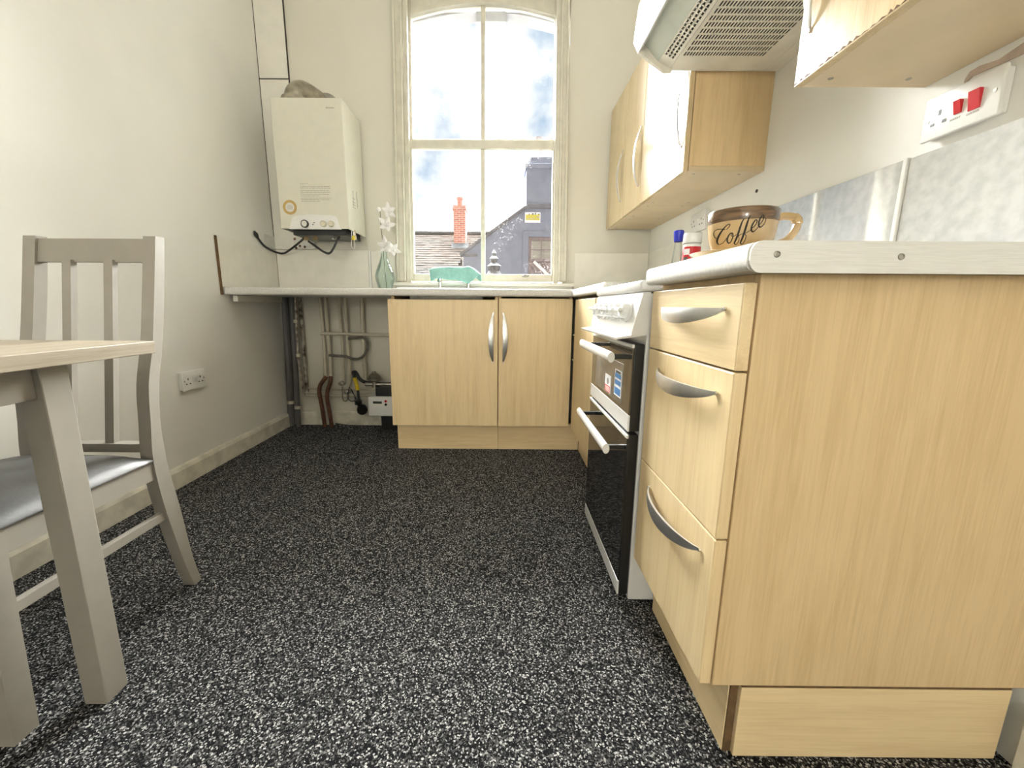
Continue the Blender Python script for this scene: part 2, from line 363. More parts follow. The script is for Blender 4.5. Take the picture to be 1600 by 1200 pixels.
# architrave: stepped mouldings each side and head
for sgn, xi, xo in ((-1, -.632, -.69), (1, .348, .398)):
    m = MB()
    a, b = sorted((xi, xo)); m.box(a, b, YB-.018, YB, .967, 2.72, .004)
    e0, e1 = sorted((xo, xo-sgn*.016)); m.box(e0, e1, YB-.030, YB-.017, .967, 2.72, .004)
    e0, e1 = sorted((xi, xi+sgn*.012)); m.box(e0, e1, YB-.028, YB-.017, .967, 2.72, .003)
    wpart(m, 'architrave')
m = MB(); m.box(-.69, .398, YB-.02, YB, 2.66, 2.74, .004); wpart(m, 'architrave_head')
# box frame linings and parting beads
for sgn, x in ((-1, -.632), (1, .348)):
    a, b = sorted((x, x-sgn*.022)); m = MB(); m.box(a, b, YB-.004, YB+.13, .95, 2.66, .002); m.box(*sorted((x-sgn*.020, x-sgn*.030)), YB-.006, YB+.012, .95, 2.66, .002)
    wpart(m, 'frame_lining')
K1, K2 = (YB+.035)/YB, (YB+.08)/YB      # lower sash plane, upper sash plane
def P1(x): return XC+(x-XC)*K1
def Z1(z): return H+(z-H)*K1
def P2(x): return XC+(x-XC)*K2
def Z2(z): return H+(z-H)*K2
LX0, LX1, LZ0, LZ1 = P1(-.582), P1(.302), Z1(1.014), Z1(1.754)
ls = bpy.data.objects.new('lower_sash', None)
Y1 = YB+.035
m = MB()
m.box(LX0-.05, LX0, Y1-.02, Y1+.02, Z1(.966), Z1(1.80), .003); m.box(LX1, LX1+.05, Y1-.02, Y1+.02, Z1(.966), Z1(1.80), .003)
m.box(LX0, LX1, Y1-.02, Y1+.02, Z1(.966), LZ0, .003); m.box(LX0, LX1, Y1-.02, Y1+.02, LZ1, Z1(1.803), .003)
los = wpart(m, 'lower_sash')
m = MB(); m.box(P1(-.152), P1(-.124), Y1-.014, Y1+.014, LZ0, LZ1, .004); wpart(m, 'glazing_bar', 'sash_white', los)
for a, b in ((LX0-.004, P1(-.140)), (P1(-.136), LX1+.004)):
    m = MB(); m.box(a, b, Y1-.002, Y1+.002, LZ0-.004, LZ1+.004); wpart(m, 'pane', 'window_glass', los)
m = MB(); c = P1(.135); m.box(c-.022, c+.022, Y1-.034, Y1-.018, 1.0, 1.012, .003); m.box(c-.012, c+.012, Y1-.044, Y1-.03, .996, 1.016, .003); wpart(m, 'sash_catch', 'steel_dull', los)
UX0, UX1, UZ0 = P2(-.580), P2(.304), Z2(1.807)
Y2 = YB+.08; zs, za = Z2(2.452), Z2(2.515)
half = (UX1-UX0)/2; xm = (UX0+UX1)/2; sag = za-zs; R = (half*half+sag*sag)/(2*sag)
def archz(x, dz=0): return za-R+math.sqrt(R*R-(x-xm)**2)+dz
m = MB(); xs = [UX0+(UX1-UX0)*i/20 for i in range(21)]
TOP = 2.72
for a, b in zip(xs, xs[1:]):
    m.prism([(a, archz(a)), (b, archz(b)), (b, TOP), (a, TOP)], 'Y', Y2-.022, Y2+.022)
    m.prism([(a, archz(a)-.002), (b, archz(b)-.002), (b, archz(b)+.018), (a, archz(a)+.018)], 'Y', Y2-.034, Y2-.02)
m.box(UX0-.055, UX0, Y2-.022, Y2+.022, UZ0-.03, TOP, .003); m.box(UX1, UX1+.055, Y2-.022, Y2+.022, UZ0-.03, TOP, .003)
m.box(UX0, UX1, Y2-.022, Y2+.022, Z2(1.765), UZ0, .003)
ups = wpart(m, 'upper_sash')
m = MB(); m.box(P2(-.152), P2(-.124), Y2-.014, Y2+.014, UZ0, archz(xm)+.002, .004); wpart(m, 'glazing_bar', 'sash_white', ups)
for a, b in ((UX0-.004, P2(-.140)), (P2(-.136), UX1+.004)):
    m = MB(); n_ = 8; xs2 = [a+(b-a)*i/n_ for i in range(n_+1)]
    cl = lambda x: archz(min(max(x, UX0), UX1), .005)
    m.prism([(a, UZ0-.004), (b, UZ0-.004)]+[(x, cl(x)) for x in xs2[::-1]], 'Y', Y2-.002, Y2+.002); wpart(m, 'pane', 'window_glass', ups)
m = MB(); m.box(P2(-.02)-.18, P2(-.12)+.10, Y2-.055, Y2-.04, UZ0-.0, UZ0+.004); m.bm.free()
# window board
m = MB(); m.box(-.712, .446, YB-.055, YB+.02, .936, .957, .005); wb1 = m.build('window_board', 'gloss_white', win)
m = MB(); m.box(-.70, .436, YB-.03, YB, .90, .936, .002); m.build('apron', 'gloss_white', win)
# brick arch and stone key outside
m = MB()
for i in range(12):
    a, b = -.75+1.3*i/12, -.75+1.3*(i+1)/12
    ca = lambda x: archz(min(max(x, UX0), UX1))+.062
    m.prism([(a, ca(a)), (b, ca(b)), (b, 3.0), (a, 3.0)], 'Y', YB+.225, YB+.33)
m.box(-.27+.08, -.06+.06, YB+.21, YB+.36, archz(xm)+.0, 3.0, .004)
m.build('stone_arch', 'stone', win)
m = MB(); m.box(-6, -.75, YB+.221, YB+.33, -3.2, 6); m.box(.55, 6, YB+.221, YB+.33, -3.2, 6); m.box(-.75, .55, YB+.221, YB+.33, -3.2, .90); m.box(-.75, .55, YB+.221, YB+.33, 3.0, 6)
m.build('added_outer_brickwork', 'dark_brick', wb)  # unseen outer layer, added dark to cut sun bounce onto the gable

# ------------------------------------------------------------------ splashback panels
def panel(label, x0, x1, y0, y1, z0, z1, mat='gloss_white', bev=.0015, grp=None):
    return tag(MB().box(x0, x1, y0, y1, z0, z1, bev).build('splashback_panel', mat), label, 'splashback', grp)
panel('cream splashback panel on the wall beneath the boiler', XL+.007, -.872, YB-.010, YB-.0005, .9005, 1.158)
m = MB(); m.box(-.870, -.858, YB-.014, YB-.0005, .9005, 1.158, .002); tag(m.build('edge_strip', 'white_plastic'), 'white vertical edging strip beside the boiler splashback panel', 'edge strip')
panel('narrow cream splashback panel behind the glass vase', -.856, -.702, YB-.007, YB-.0005, .9005, 1.152)
panel('cream splashback panel between the window and the corner cooker worktop', .449, XR-.008, YB-.010, YB-.0005, .9005, 1.150)
panel('cream side splashback panel with a dark front edge, above the pipes', XL+.0005, XL+.0065, 2.176, YB-.0105, .9005, 1.153)
m = MB(); m.box(XL+.0005, XL+.009, 2.165, 2.1755, .862, 1.155, .001); tag(m.build('edge_strip', 'raw_edge'), 'dark brown end edge of the side splashback panel', 'edge strip')
panel('off-white splashback panel behind the cooker and the red jar', XR-.007, XR-.0005, 1.562, YB-.0105, .9005, 1.150)
panel('glossy pale marble splashback panel reflecting the window, behind the cup', XR-.007, XR-.0005, 1.030, 1.560, .9005, 1.150, 'marble')
panel('mottled grey marble splashback panel under the cooker switch', XR-.007, XR-.0005, .35, 1.016, .9005, 1.148, 'marble')
m = MB(); m.box(XR-.012, XR-.0005, 1.0175, 1.0285, .9005, 1.151, .002); tag(m.build('edge_strip', 'white_plastic'), 'white joint strip between the two marble splashback panels', 'edge strip')

# ------------------------------------------------------------------ bow handle
def bow_handle(c, along, outd, wide, L, mat='satin_metal', parent=None, bow=.026, w=.024):
    c, along, outd, wide = Vector(c), Vector(along), Vector(outd), Vector(wide)
    n = 20; loops = []
    for i in range(n+1):
        t = -1+2*i/n; q = 1-t*t
        d = bow*q**.8; ww = .003+w*q**.75; th = .0025+.002*q
        base = c + along*(t*L/2) + outd*(d+.0005)
        loops.append([base, base+wide*ww*.5+outd*.003*q, base+wide*ww, base+wide*ww-outd*th, base+wide*ww*.5+outd*(.003*q-th), base-outd*th])
    m = MB(); m.loft(loops)
    # feet that meet the face
    for t in (-.985, .985):
        p = c+along*(t*L/2)+wide*.002; m.tube([p-outd*.0015, p+outd*.004], .0035, 8)
    return m.build('handle', mat, parent, True, 'curved satin metal handle')

# ------------------------------------------------------------------ worktops
ZT, ZU = .900, .862
def worktop_profile(f, b, up):   # rolled front edge from front f to back b
    r = .012; s = 1 if b > f else -1
    pts = [(b, ZU), (f+s*.010, ZU)]
    pts += [(f+s*(.010-.010*math.sin(a)), ZU+.010-.010*math.cos(a)) for a in (math.pi/2*i/4 for i in range(1, 5))]
    pts += [(f+s*(r-r*math.cos(a)), ZT-r+r*math.sin(a)) for a in (math.pi/2*i/4 for i in range(0, 5))]
    pts += [(b, ZT)]; return pts
# back run, with the sink opening
SX0, SX1, SY0, SY1 = -.555, -.075, 2.235, 2.665
m = MB()
m.prism(worktop_profile(2.181, YB-.001, 1), 'X', XL+.012, SX0); m.prism(worktop_profile(2.181, YB-.001, 1), 'X', SX1, .3515)
m.prism(worktop_profile(2.181, SY0, 1), 'X', SX0, SX1); m.box(SX0, SX1, SY1, YB-.001, ZU, ZT)
tag(m.build('worktop', 'laminate', None, True), 'grey flecked laminate worktop under the window, open over the pipes', 'worktop')
m = MB(); m.prism(worktop_profile(.352, XR-.001, 1), 'Y', 1.50, YB-.0105)
wk = m.build('worktop', 'laminate', None, True); tag(wk, 'grey flecked laminate corner worktop beyond the cooker, bottle and jar on it', 'worktop')
m = MB(); m.box(XL+.02, XL+.045, 2.23, YB-.02, ZU-.035, ZU-.001, .002); tag(m.build('support_batten', 'gloss_white'), 'cream wooden batten under the worktop on the side wall', 'batten')
nw = thing('worktop', 'short laminate worktop over the drawers with a screwed aluminium end strip', 'worktop', (.63, .78, ZU))
m = MB(); m.prism(worktop_profile(.330, XR-.001, 1), 'Y', .582, .985); m.build('laminate_board', 'laminate', nw, True)
pr = []
for (cx_, cz_, a0) in ((.347, ZT+.001-.016, 90), (.347, ZU-.003+.016, 180)):
    pr += [(cx_+.016*math.cos(math.radians(a0+90*i/5)), cz_+.016*math.sin(math.radians(a0+90*i/5))) for i in range(6)]
pr += [(XR-.001, ZU-.003), (XR-.001, ZT+.001)]
m = MB(); m.prism(pr, 'Y', .576, .582); es = m.build('end_strip', 'aluminium', nw, False, 'dull aluminium end strip')
for u, v in ((1214, 397), (1408, 401)):
    p = at(u, v, 'Y', .576); m = MB(); m.lathe([(.0045, 0), (.0043, .0012), (.003, .0016), (.003, .0008), (0, .0008)], p, 14, (0, -1, 0)); m.build('screw', 'steel_dull', es, True)

# ------------------------------------------------------------------ base cabinets
def carcass(m, x0, x1, y0, y1, z0, z1, t=.016, face='Y'):
    """open-front box"""
    if face == 'Y':
        m.box(x0, x0+t, y0, y1, z0, z1); m.box(x1-t, x1, y0, y1, z0, z1); m.box(x0+t, x1-t, y0, y1, z0, z0+t); m.box(x0+t, x1-t, y1-.008, y1, z0+t, z1)
    else:
        m.box(x0, x1, y0, y0+t, z0, z1); m.box(x0, x1, y1-t, y1, z0, z1); m.box(x0, x1, y0+t, y1-t, z0, z0+t); m.box(x1-.008, x1, y0+t, y1-t, z0+t, z1)
D1T, D1B, D2B, D3B, XD = .8526, .7157, .4352, .1557, .3515
sinkc = thing('base_cabinet', 'wide maple base cabinet under the sink, next to the pipes', 'cabinet', (-.325, 2.46, 0), 'base cabinets along the window wall')
m = MB(); carcass(m, -.600, -.032, 2.225, 2.70, .155, .8615); m.build('carcass', 'maple_panel_z', sinkc)
m = MB(); m.box(-.6155, -.0325, 2.205, 2.223, .1557, .845, .0018); d = m.build('door', 'maple_z', sinkc)
d.location = (0, 0, 0)
bow_handle((-.055, 2.205, .645), (0, 0, 1), (0, -1, 0), (-1, 0, 0), .265, parent=d)
m = MB(); m.box(-.605, -.03, 2.262, 2.278, 0, .1545, .001); m.build('plinth', 'maple_x', sinkc)
c4 = thing('base_cabinet', 'narrow maple base cabinet beside the corner, handle on its sink side', 'cabinet', (.17, 2.46, 0), 'base cabinets along the window wall')
m = MB(); carcass(m, -.030, .362, 2.225, 2.70, .155, .8615); m.build('carcass', 'maple_panel_z', c4)
m = MB(); m.box(-.0265, .3630, 2.205, 2.223, .1557, .8526, .0018); d = m.build('door', 'maple_z', c4)
bow_handle((-.006, 2.205, .645), (0, 0, 1), (0, -1, 0), (1, 0, 0), .265, parent=d)
m = MB(); m.box(-.029, .432, 2.262, 2.278, 0, .1545, .001); m.build('plinth', 'maple_x', c4)
cc = thing('base_cabinet', 'maple corner base cabinet squeezed between the cooker and the window run', 'cabinet', (.65, 1.95, 0))
m = MB(); carcass(m, .391, XR-.012, 1.56, 2.20, .155, .8615, face='X'); m.build('carcass', 'maple_panel_z', cc)
m = MB(); m.box(.370, .388, 1.70, 2.165, .160, .848, .0018); d = m.build('door', 'maple_z', cc)
m = MB(); m.box(.372, .388, 1.56, 1.697, .160, .848, .001); m.build('filler_panel', 'maple_z', cc)
m = MB(); m.box(.433, .449, 1.56, 2.255, 0, .1545, .001); m.build('plinth', 'maple_y', cc)
for z in (.535, .665):
    m = MB(); m.box(.3655, .372, 2.166, 2.196, z-.003, z+.003, .001); m.build('hinge', 'steel', cc)
# drawer unit
du = thing('drawer_unit', 'maple three-drawer unit with a plain end panel beside the cooker', 'cabinet', (.64, .8, 0))
m = MB(); m.box(XD+.022, XR-.0005, .6165, .634, D3B-.001, ZU-.0005, .0015); m.build('end_panel', 'maple_panel_z', du)
m = MB(); m.box(XD+.022, XR-.01, .976, .992, D3B, ZU-.0005); m.box(XD+.022, XR-.01, .634, .976, D3B, D3B+.016); m.box(XR-.02, XR-.01, .634, .976, D3B+.016, ZU-.0005); m.box(XD+.022, XD+.04, .634, .976, ZU-.02, ZU-.0005)
m.build('carcass', 'maple_panel_z', du)
for z0, z1, mat, hz in ((D1B+.0015, D1T-.004, 'maple_y', .812), (D2B+.0015, D1B-.0015, 'maple_z', .676), (D3B, D2B-.0015, 'maple_z', .392)):
    m = MB(); m.box(XD, XD+.020, .6185, .9925, z0, z1, .002); dr = m.build('drawer', mat, du)
    bow_handle((XD, .792, hz), (0, 1, 0), (-1, 0, 0), (0, 0, -1), .262, parent=dr, bow=.030, w=.026)
    m = MB()
    m.box(XD+.022, XR-.06, .652, .964, z0+.022, min(z0+.15, z1-.02)); m.build('drawer_box', 'white_plastic', dr)
m = MB(); m.box(.411, .427, .6285, .99, 0, .1545, .001); m.build('plinth', 'maple_y', du)
m = MB(); m.box(.4275, XR-.02, .618, .634, 0, .148, .001); pe = m.build('end_plinth', 'maple_x', du)
m = MB(); m.box(.4285, XR-.021, .619, .633, .1482, .1535, .0005); m.box(.4125, .4262, .6255, .6283, .002, .153); m.build('raw_chipboard_edge', 'raw_edge', pe)

# ------------------------------------------------------------------ cooker
ck = thing('cooker', 'white freestanding electric cooker with black double oven doors', 'cooker', (.62, 1.235, 0))
CY0, CY1 = 1.012, 1.480
m = MB(); m.box(.350, XR-.02, CY0, CY1, .012, .845, .003); m.build('body', 'white_enamel', ck)
m = MB(); m.box(.326, XR-.02, CY0-.006, CY1+.006, .849, .876, .007, 3); hb = m.build('hob_top', 'white_enamel', ck, True)
for x, y, r in ((.50, 1.12, .075), (.50, 1.36, .09), (.76, 1.12, .09), (.76, 1.36, .075)):
    m = MB(); m.lathe([(r, 0), (r, .004), (r-.01, .006), (0, .006)], (x, y, .876), 28); m.build('hot_plate', 'black_metal', hb, True)
pp = [(.352, .848), (.334, .848), (.312, .752), (.312, .744), (.352, .744)]
m = MB(); m.prism(pp, 'Y', CY0-.004, CY1+.004); cp_ = m.build('control_panel', 'white_enamel', ck)
nrm = Vector((-(.848-.752), 0, .0)); nrm = Vector((-.975, 0, .22)).normalized()
for i in range(6):
    y = 1.085 + i*.062
    if i == 0: y = 1.078
    c = Vector((.3225, y, .800))
    m = MB(); m.lathe([(.026, -.002), (.026, .003), (.022, .006), (.020, .006), (.0185, .020), (.016, .023), (0, .023)], c, 22, nrm); kn = m.build('knob', 'white_enamel', cp_, True)
    q = Vector((0, 0, 1)).rotation_difference(nrm).to_matrix().to_4x4()
    m = MB(); m.box(-.004, .004, -.021, .021, .02, .034, .002, 2, Matrix.Translation(c) @ q); m.build('grip', 'white_enamel', kn)
m = MB(); m.prism([(.352, .744), (.276, .733), (.274, .738), (.352, .750)], 'Y', CY0+.002, CY1-.002); m.build('heat_deflector', 'white_enamel', ck)
def oven_door(z0, z1, hz, strip, glass, upper):
    m = MB(); m.box(.324, .3495, CY0+.004, CY1-.004, z0, z1, .003); d = m.build('oven_door', 'black_metal', ck)
    m = MB(); m.box(.3205, .3243, CY0+.006, CY1-.006, (strip[1] if upper else strip[1]), z1-.004, .0008); g = m.build('door_glass', 'brown_glass' if upper else 'black_glass', d)
    m = MB(); m.box(.3195, .3243, CY0+.004, CY1-.004, strip[0], strip[1]-.001, .001); m.build('bottom_strip', 'white_enamel', d)
    m = MB(); prof = [(.270+.009*math.cos(a), hz+.014*math.sin(a)) for a in (2*math.pi*i/14 for i in range(14))]
    m.prism(prof, 'Y', CY0+.014, CY1-.062); m.build('handle', 'white_enamel', d, True)
    for y in (CY0+.03, CY1-.085):
        m = MB(); m.box(.272, .322, y-.006, y+.006, hz-.006, hz+.006, .002); m.build('handle_bracket', 'black_metal', d)
    m = MB(); m.box(.3185, .3243, CY0+.004, CY1-.004, z1-.010, z1-.001, .001); m.build('top_trim', 'aluminium', d)
    return d, g
d, g = oven_door(.497, .722, .688, (.497, .540), .3, True)
m = MB(); m.box(.3196, .3208, 1.085, 1.405, .550, .662, .0004); iw = m.build('inner_window', 'steel_dull', g)
for (y0, y1, z0, z1), rows in (((1.203, 1.268, .556, .609), [(0, .4, 'sticker_red')]), ((1.093, 1.160, .566, .640), [(.05, .33, 'sticker_blue'), (.42, .62, 'sticker_blue'), (.68, .86, 'sticker_blue')])):
    m = MB(); m.box(.3186, .3197, y0, y1, z0, z1); st = m.build('sticker', 'sticker_white', g)
    for a, b, mt in rows:
        m = MB(); m.box(.3180, .3187, y0+.005, y1-.005, z0+(z1-z0)*a+.001, z0+(z1-z0)*b); m.build('sticker_print', mt, g)
    for k in range(3):
        zz = z0+(z1-z0)*(.94-.03*k) if len(rows) > 1 else z0+(z1-z0)*(.08+.1*k)
        m = MB(); m.box(.3176, .3181, y0+.01, y1-.012, zz, zz+.0022); m.build('sticker_print', 'ink' if len(rows) > 1 else 'sticker_white', g)
m = MB()
yy, zz = 1.237, .590
m.lathe([(0, 0), (.010, 0), (.010, .0006), (0, .0006)], (.3186, yy, zz), 12, (-1, 0, 0)); m.build('sticker_print', 'ink_grey', g)
oven_door(.026, .488, .447, (.026, .068), .3, False)
m = MB(); m.box(.40, XR-.1, CY0+.03, CY1-.03, 0, .0125); m.build('foot_base', 'black_metal', ck)

# ------------------------------------------------------------------ wall cabinets
WZB, WZT, WXF = 1.293, 1.962, .637
def wall_cabinet(label, y0, y1, handle_near=True, group=None, gloss='maple_gloss', handle=True):
    t = thing('wall_cabinet', label, 'cabinet', ((WXF+XR)/2, (y0+y1)/2, WZB), group)
    m = MB(); c0 = WXF+.020
    m.box(c0, XR-.0005, y0, y0+.016, WZB+.017, WZT, .0008); m.box(c0, XR-.0005, y1-.016, y1, WZB+.017, WZT, .0008); m.box(c0, XR-.0005, y0+.016, y1-.016, WZT-.016, WZT); m.box(XR-.008, XR-.0005, y0+.016, y1-.016, WZB+.017, WZT-.016)
    m.build('carcass', 'maple_panel_z', t)
    m = MB(); m.box(c0, XR-.0005, y0, y1, WZB, WZB+.0165, .0008); bt = m.build('bottom_panel', 'board_under', t)
    for x in (c0+.035, XR-.07):
        for y in (y0+.035, y1-.035):
            m = MB(); m.lathe([(.0055, 0), (.005, .0008), (.002, .0004), (0, .0004)], (x, y, WZB), 12, (0, 0, -1)); m.build('screw', 'steel_dull', bt)
    m = MB(); m.box(WXF, WXF+.018, y0+.0015, y1-.0015, WZB-.002, WZT, .0015); d = m.build('door', gloss, t)
    yh = y0+.030 if handle_near else y1-.03
    bow_handle((WXF, yh, 1.512), (0, 0, 1), (-1, 0, 0), (0, 1 if handle_near else -1, 0), .262, parent=d)
    return t, d
wall_cabinet('maple wall cabinet with a worn glossy door, next to the cooker hood', 1.590, 2.078, group='wall cabinets beyond the hood')
wall_cabinet('narrow maple wall cabinet, middle one of the three beyond the hood', 2.080, 2.376, group='wall cabinets beyond the hood')
wall_cabinet('maple wall cabinet against the window wall, farthest from the hood', 2.378, 2.722, group='wall cabinets beyond the hood')
nb, nd = wall_cabinet('maple wall cabinet with a chipped door edge above the cooker switch', .42, 1.018, False)
m = MB()
y = .42
while y < 1.01:
    h = random.uniform(.0015, .006); L = random.uniform(.008, .022)
    m.prism([(y, WZB-.0015+.003), (y+L, WZB+.0015), (y+L*.6, WZB+.0015+h)], 'X', WXF-.0006, WXF+.001); y += L*1.05
m.build('chipped_edge', 'raw_edge', nd)

# ------------------------------------------------------------------ cooker hood
hd = thing('cooker_hood', 'cream slotted cooker hood between the wall cabinets', 'cooker hood', (.68, 1.30, 1.60))
HY0, HY1, HZ, HZT = 1.030, 1.578, 1.605, 1.80
XF0 = .532
m = MB()   # hollow shell: sides, back, top
m.box(XF0, XR-.0005, HY0, HY0+.006, HZ, HZT, .002); m.box(XF0, XR-.0005, HY1-.006, HY1, HZ, HZT, .002); m.box(XF0, XR-.0005, HY0+.006, HY1-.006, HZT-.006, HZT); m.box(XR-.008, XR-.0005, HY0+.006, HY1-.006, HZ, HZT-.006)
m.box(XF0+.35, XR-.008, HY0+.006, HY1-.006, HZ, HZ+.003)
sh = m.build('shell', 'hood_white', hd)
def slotted(name, x0, x1, y0, y1, z, nx, ny, fx, fy, mat, parent, mx0=.02, mx1=.02, my0=.02, my1=.02, f=None, slant=0):
    """plate with real slots: rows along X (ny rows), slots along Y"""
    m = MB(); bm = m.bm
    xs = [x0, x0+mx0]+[x0+mx0+(x1-x0-mx0-mx1)*i/nx for i in range(1, nx)]+[x1-mx1, x1]
    ys = [y0, y0+my0]+[y0+my0+(y1-y0-my0-my1)*i/ny for i in range(1, ny)]+[y1-my1, y1]
    V = [[bm.verts.new((x, y, z)) for x in xs] for y in ys]
    for j in range(len(ys)-1):
        for i in range(len(xs)-1):
            q = (V[j][i], V[j][i+1], V[j+1][i+1], V[j+1][i])
            if 0 < i < len(xs)-2 and 0 < j < len(ys)-2:
                dx, dy = (xs[i+1]-xs[i])*fx/2, (ys[j+1]-ys[j])*fy/2
                r = [bm.verts.new((xs[i]+dx, ys[j]+dy, z)), bm.verts.new((xs[i+1]-dx, ys[j]+dy, z)), bm.verts.new((xs[i+1]-dx, ys[j+1]-dy, z)), bm.verts.new((xs[i]+dx, ys[j+1]-dy, z))]
                for k in range(4): bm.faces.new((q[k], q[(k+1) % 4], r[(k+1) % 4], r[k]))
            else: bm.faces.new(q)
    ex = bmesh.ops.extrude_face_region(bm, geom=bm.faces[:])
    for v in ex['geom']:
        if isinstance(v, bmesh.types.BMVert): v.co.z += .0015
    if f:
        for v in bm.verts: v.co = f(v.co)
    return m.build(name, mat, parent)
slotted('grille_plate', XF0+.025, XF0+.35, HY0+.006, HY1-.006, HZ+.001, 28, 16, .44, .24, 'hood_white', hd, .010, .055, .02, .075)
def vis(co):
    return Vector((XF0+.020-(co.x)*math.cos(.73), co.y, HZ+.004+co.x*math.sin(.73)+(co.z)))
slotted('visor_grille', .0, .045, HY0+.006, HY1-.006, 0, 3, 30, .45, .25, 'hood_white', hd, .006, .002, .02, .05, f=lambda c: Vector((XF0+.024-c.x*.9, c.y, HZ+.002+c.x*.42+c.z)))
gx0, gz0 = XF0+.024-.045*.9, HZ+.002+.045*.42
m = MB(); m.prism([(gx0, gz0), (.450, 1.690), (.452, 1.692), (gx0+.003, gz0+.002)], 'Y', HY0+.01, HY1-.012); m.build('lamp_diffuser', 'diffuser', hd)
m = MB(); m.prism([(gx0+.02, gz0+.01), (.462, 1.700), (.462, 1.79), (XF0, 1.79), (XF0, HZ+.03)], 'Y', HY0+.012, HY1-.014); m.build('lamp_housing', 'white_plastic', hd)
m = MB(); m.prism([(.431, 1.688), (.447, 1.655), (.455, 1.66), (.450, 1.692), (.462, 1.80), (.440, 1.80)], 'Y', HY0, HY1); m.build('front_visor', 'white_enamel', hd, True)
for y in (HY0, HY1-.012):
    m = MB(); m.prism([(.447, 1.655), (XF0+.004, HZ-.008), (XF0+.03, HZ-.008), (XF0+.03, HZ+.02), (.46, 1.70)], 'Y', y, y+.012); m.build('visor_end', 'hood_white', hd)
m = MB(); m.box(XF0+.28, XF0+.325, HY0+.12, HY0+.20, HZ-.0012, HZ+.001); m.build('warning_sticker', 'sticker_red', hd)
m = MB(); m.box(XF0+.03, XF0+.34, HY0+.02, HY1-.02, HZ+.012, HZ+.02); m.build('filter_mesh', 'black_metal', hd)

# ------------------------------------------------------------------ sockets and switches
def socket_plate(label, origin, along, out_, w, h, kind, cat='socket'):
    """origin: centre on the wall; along: horizontal unit vector, out_: wall normal"""
    o = Vector(origin); a = Vector(along); n = Vector(out_); up = Vector((0, 0, 1))
    M = Matrix(((a.x, n.x, 0, o.x), (a.y, n.y, 0, o.y), (a.z, n.z, 1, o.z), (0, 0, 0, 1)))
    t = thing({'double': 'wall_socket', 'cooker': 'cooker_switch'}[kind], label, cat, o-up*h/2)
    m = MB(); m.box(-w/2+.004, w/2-.004, .0006, .014, -h/2+.004, h/2-.004, .002, 2, M); m.build('back_box', 'white_plastic', t)
    m = MB(); m.box(-w/2, w/2, .014, .022, -h/2, h/2, .003, 3, M); fp = m.build('face_plate', 'white_plastic', t, True)
    def hole(x, z, sx, sz):
        m = MB(); m.box(x-sx/2, x+sx/2, .0215, .0226, z-sz/2, z+sz/2, 0, 1, M); m.build('pin_hole', 'black_metal', fp)
    def screw(x, z):
        m = MB(); m.lathe([(.0038, 0), (.0036, .001), (0, .0012)], M @ Vector((x, .0218, z)), 12, n); m.build('screw', 'steel_dull', fp, True)
    def rocker(x, z, sx, sz, mat, name='switch'):
        m = MB(); m.prism([(0, -sz/2), (.003, -sz/2), (.0085, sz/2), (0, sz/2)], 'X', x-sx/2, x+sx/2)
        for v in m.bm.verts: v.co = M @ Vector((v.co.x, .0215+v.co.y, v.co.z))
        m.build(name, mat, t)
    if kind == 'double':
        for sx in (-.038, .038):
            hole(sx, .008, .005, .009); hole(sx-.011, -.014, .007, .0055); hole(sx+.011, -.014, .007, .0055)
        for sx in (-.008, .008): rocker(sx, .02, .012, .022, 'white_plastic')
        for v in t.children:
            pass
        screw(-.060, 0); screw(.060, 0)
    else:
        hole(-.038, .006, .005, .011); hole(-.050, -.014, .008, .0055); hole(-.026, -.014, .008, .0055)
        screw(-.061, -.004); screw(.061, .002)
        rocker(.000, .006, .013, .024, 'red_plastic', 'socket_switch'); rocker(.030, .007, .020, .034, 'red_plastic', 'cooker_rocker')
    return t, M
socket_plate('white double wall socket low on the wall beside the dining chair', (XL, 1.882, .466), (0, 1, 0), (1, 0, 0), .142, .090, 'double')
socket_plate('white double wall socket behind the coffee cup, under the wall cabinets', (XR, 2.042, 1.207), (0, -1, 0), (-1, 0, 0), .146, .086, 'double')
cs, CM = socket_plate('white cooker switch plate with socket and two red rockers', (XR, .912, 1.209), (0, -1, 0), (-1, 0, 0), .146, .086, 'cooker', 'switch')
def text3d(body, size, loc, rot, mat, parent, name='lettering', depth=.0003):
    c = bpy.data.curves.new(name, 'FONT'); c.body = body; c.size = size; c.extrude = depth; c.align_x = 'CENTER'; c.align_y = 'CENTER'
    tmp = bpy.data.objects.new('tmp', c); COL.objects.link(tmp); dg = bpy.context.evaluated_depsgraph_get(); dg.update()
    me = bpy.data.meshes.new_from_object(tmp.evaluated_get(dg)); bpy.data.objects.remove(tmp); bpy.data.curves.remove(c)
    mt = Matrix.Translation(Vector(loc)-root_loc(parent)) @ rot
    me.transform(mt); me.materials.clear(); me.materials.append(MATS[mat]); me.name = name
    o = bpy.data.objects.new(name, me); COL.objects.link(o); o.parent = parent; return o
ROT_R = Matrix(((0, 0, -1, 0), (-1, 0, 0, 0), (0, 1, 0, 0), (0, 0, 0, 1)))     # reads on the right wall
ROT_B = Matrix(((1, 0, 0, 0), (0, 0, -1, 0), (0, 1, 0, 0), (0, 0, 0, 1)))      # reads on faces towards the camera
text3d('SOCKET', .0055, CM @ Vector((-.004, .0221, -.020)), ROT_R, 'ink_grey', cs)
text3d('COOKER', .0055, CM @ Vector((.028, .0221, -.022)), ROT_R, 'ink_grey', cs)

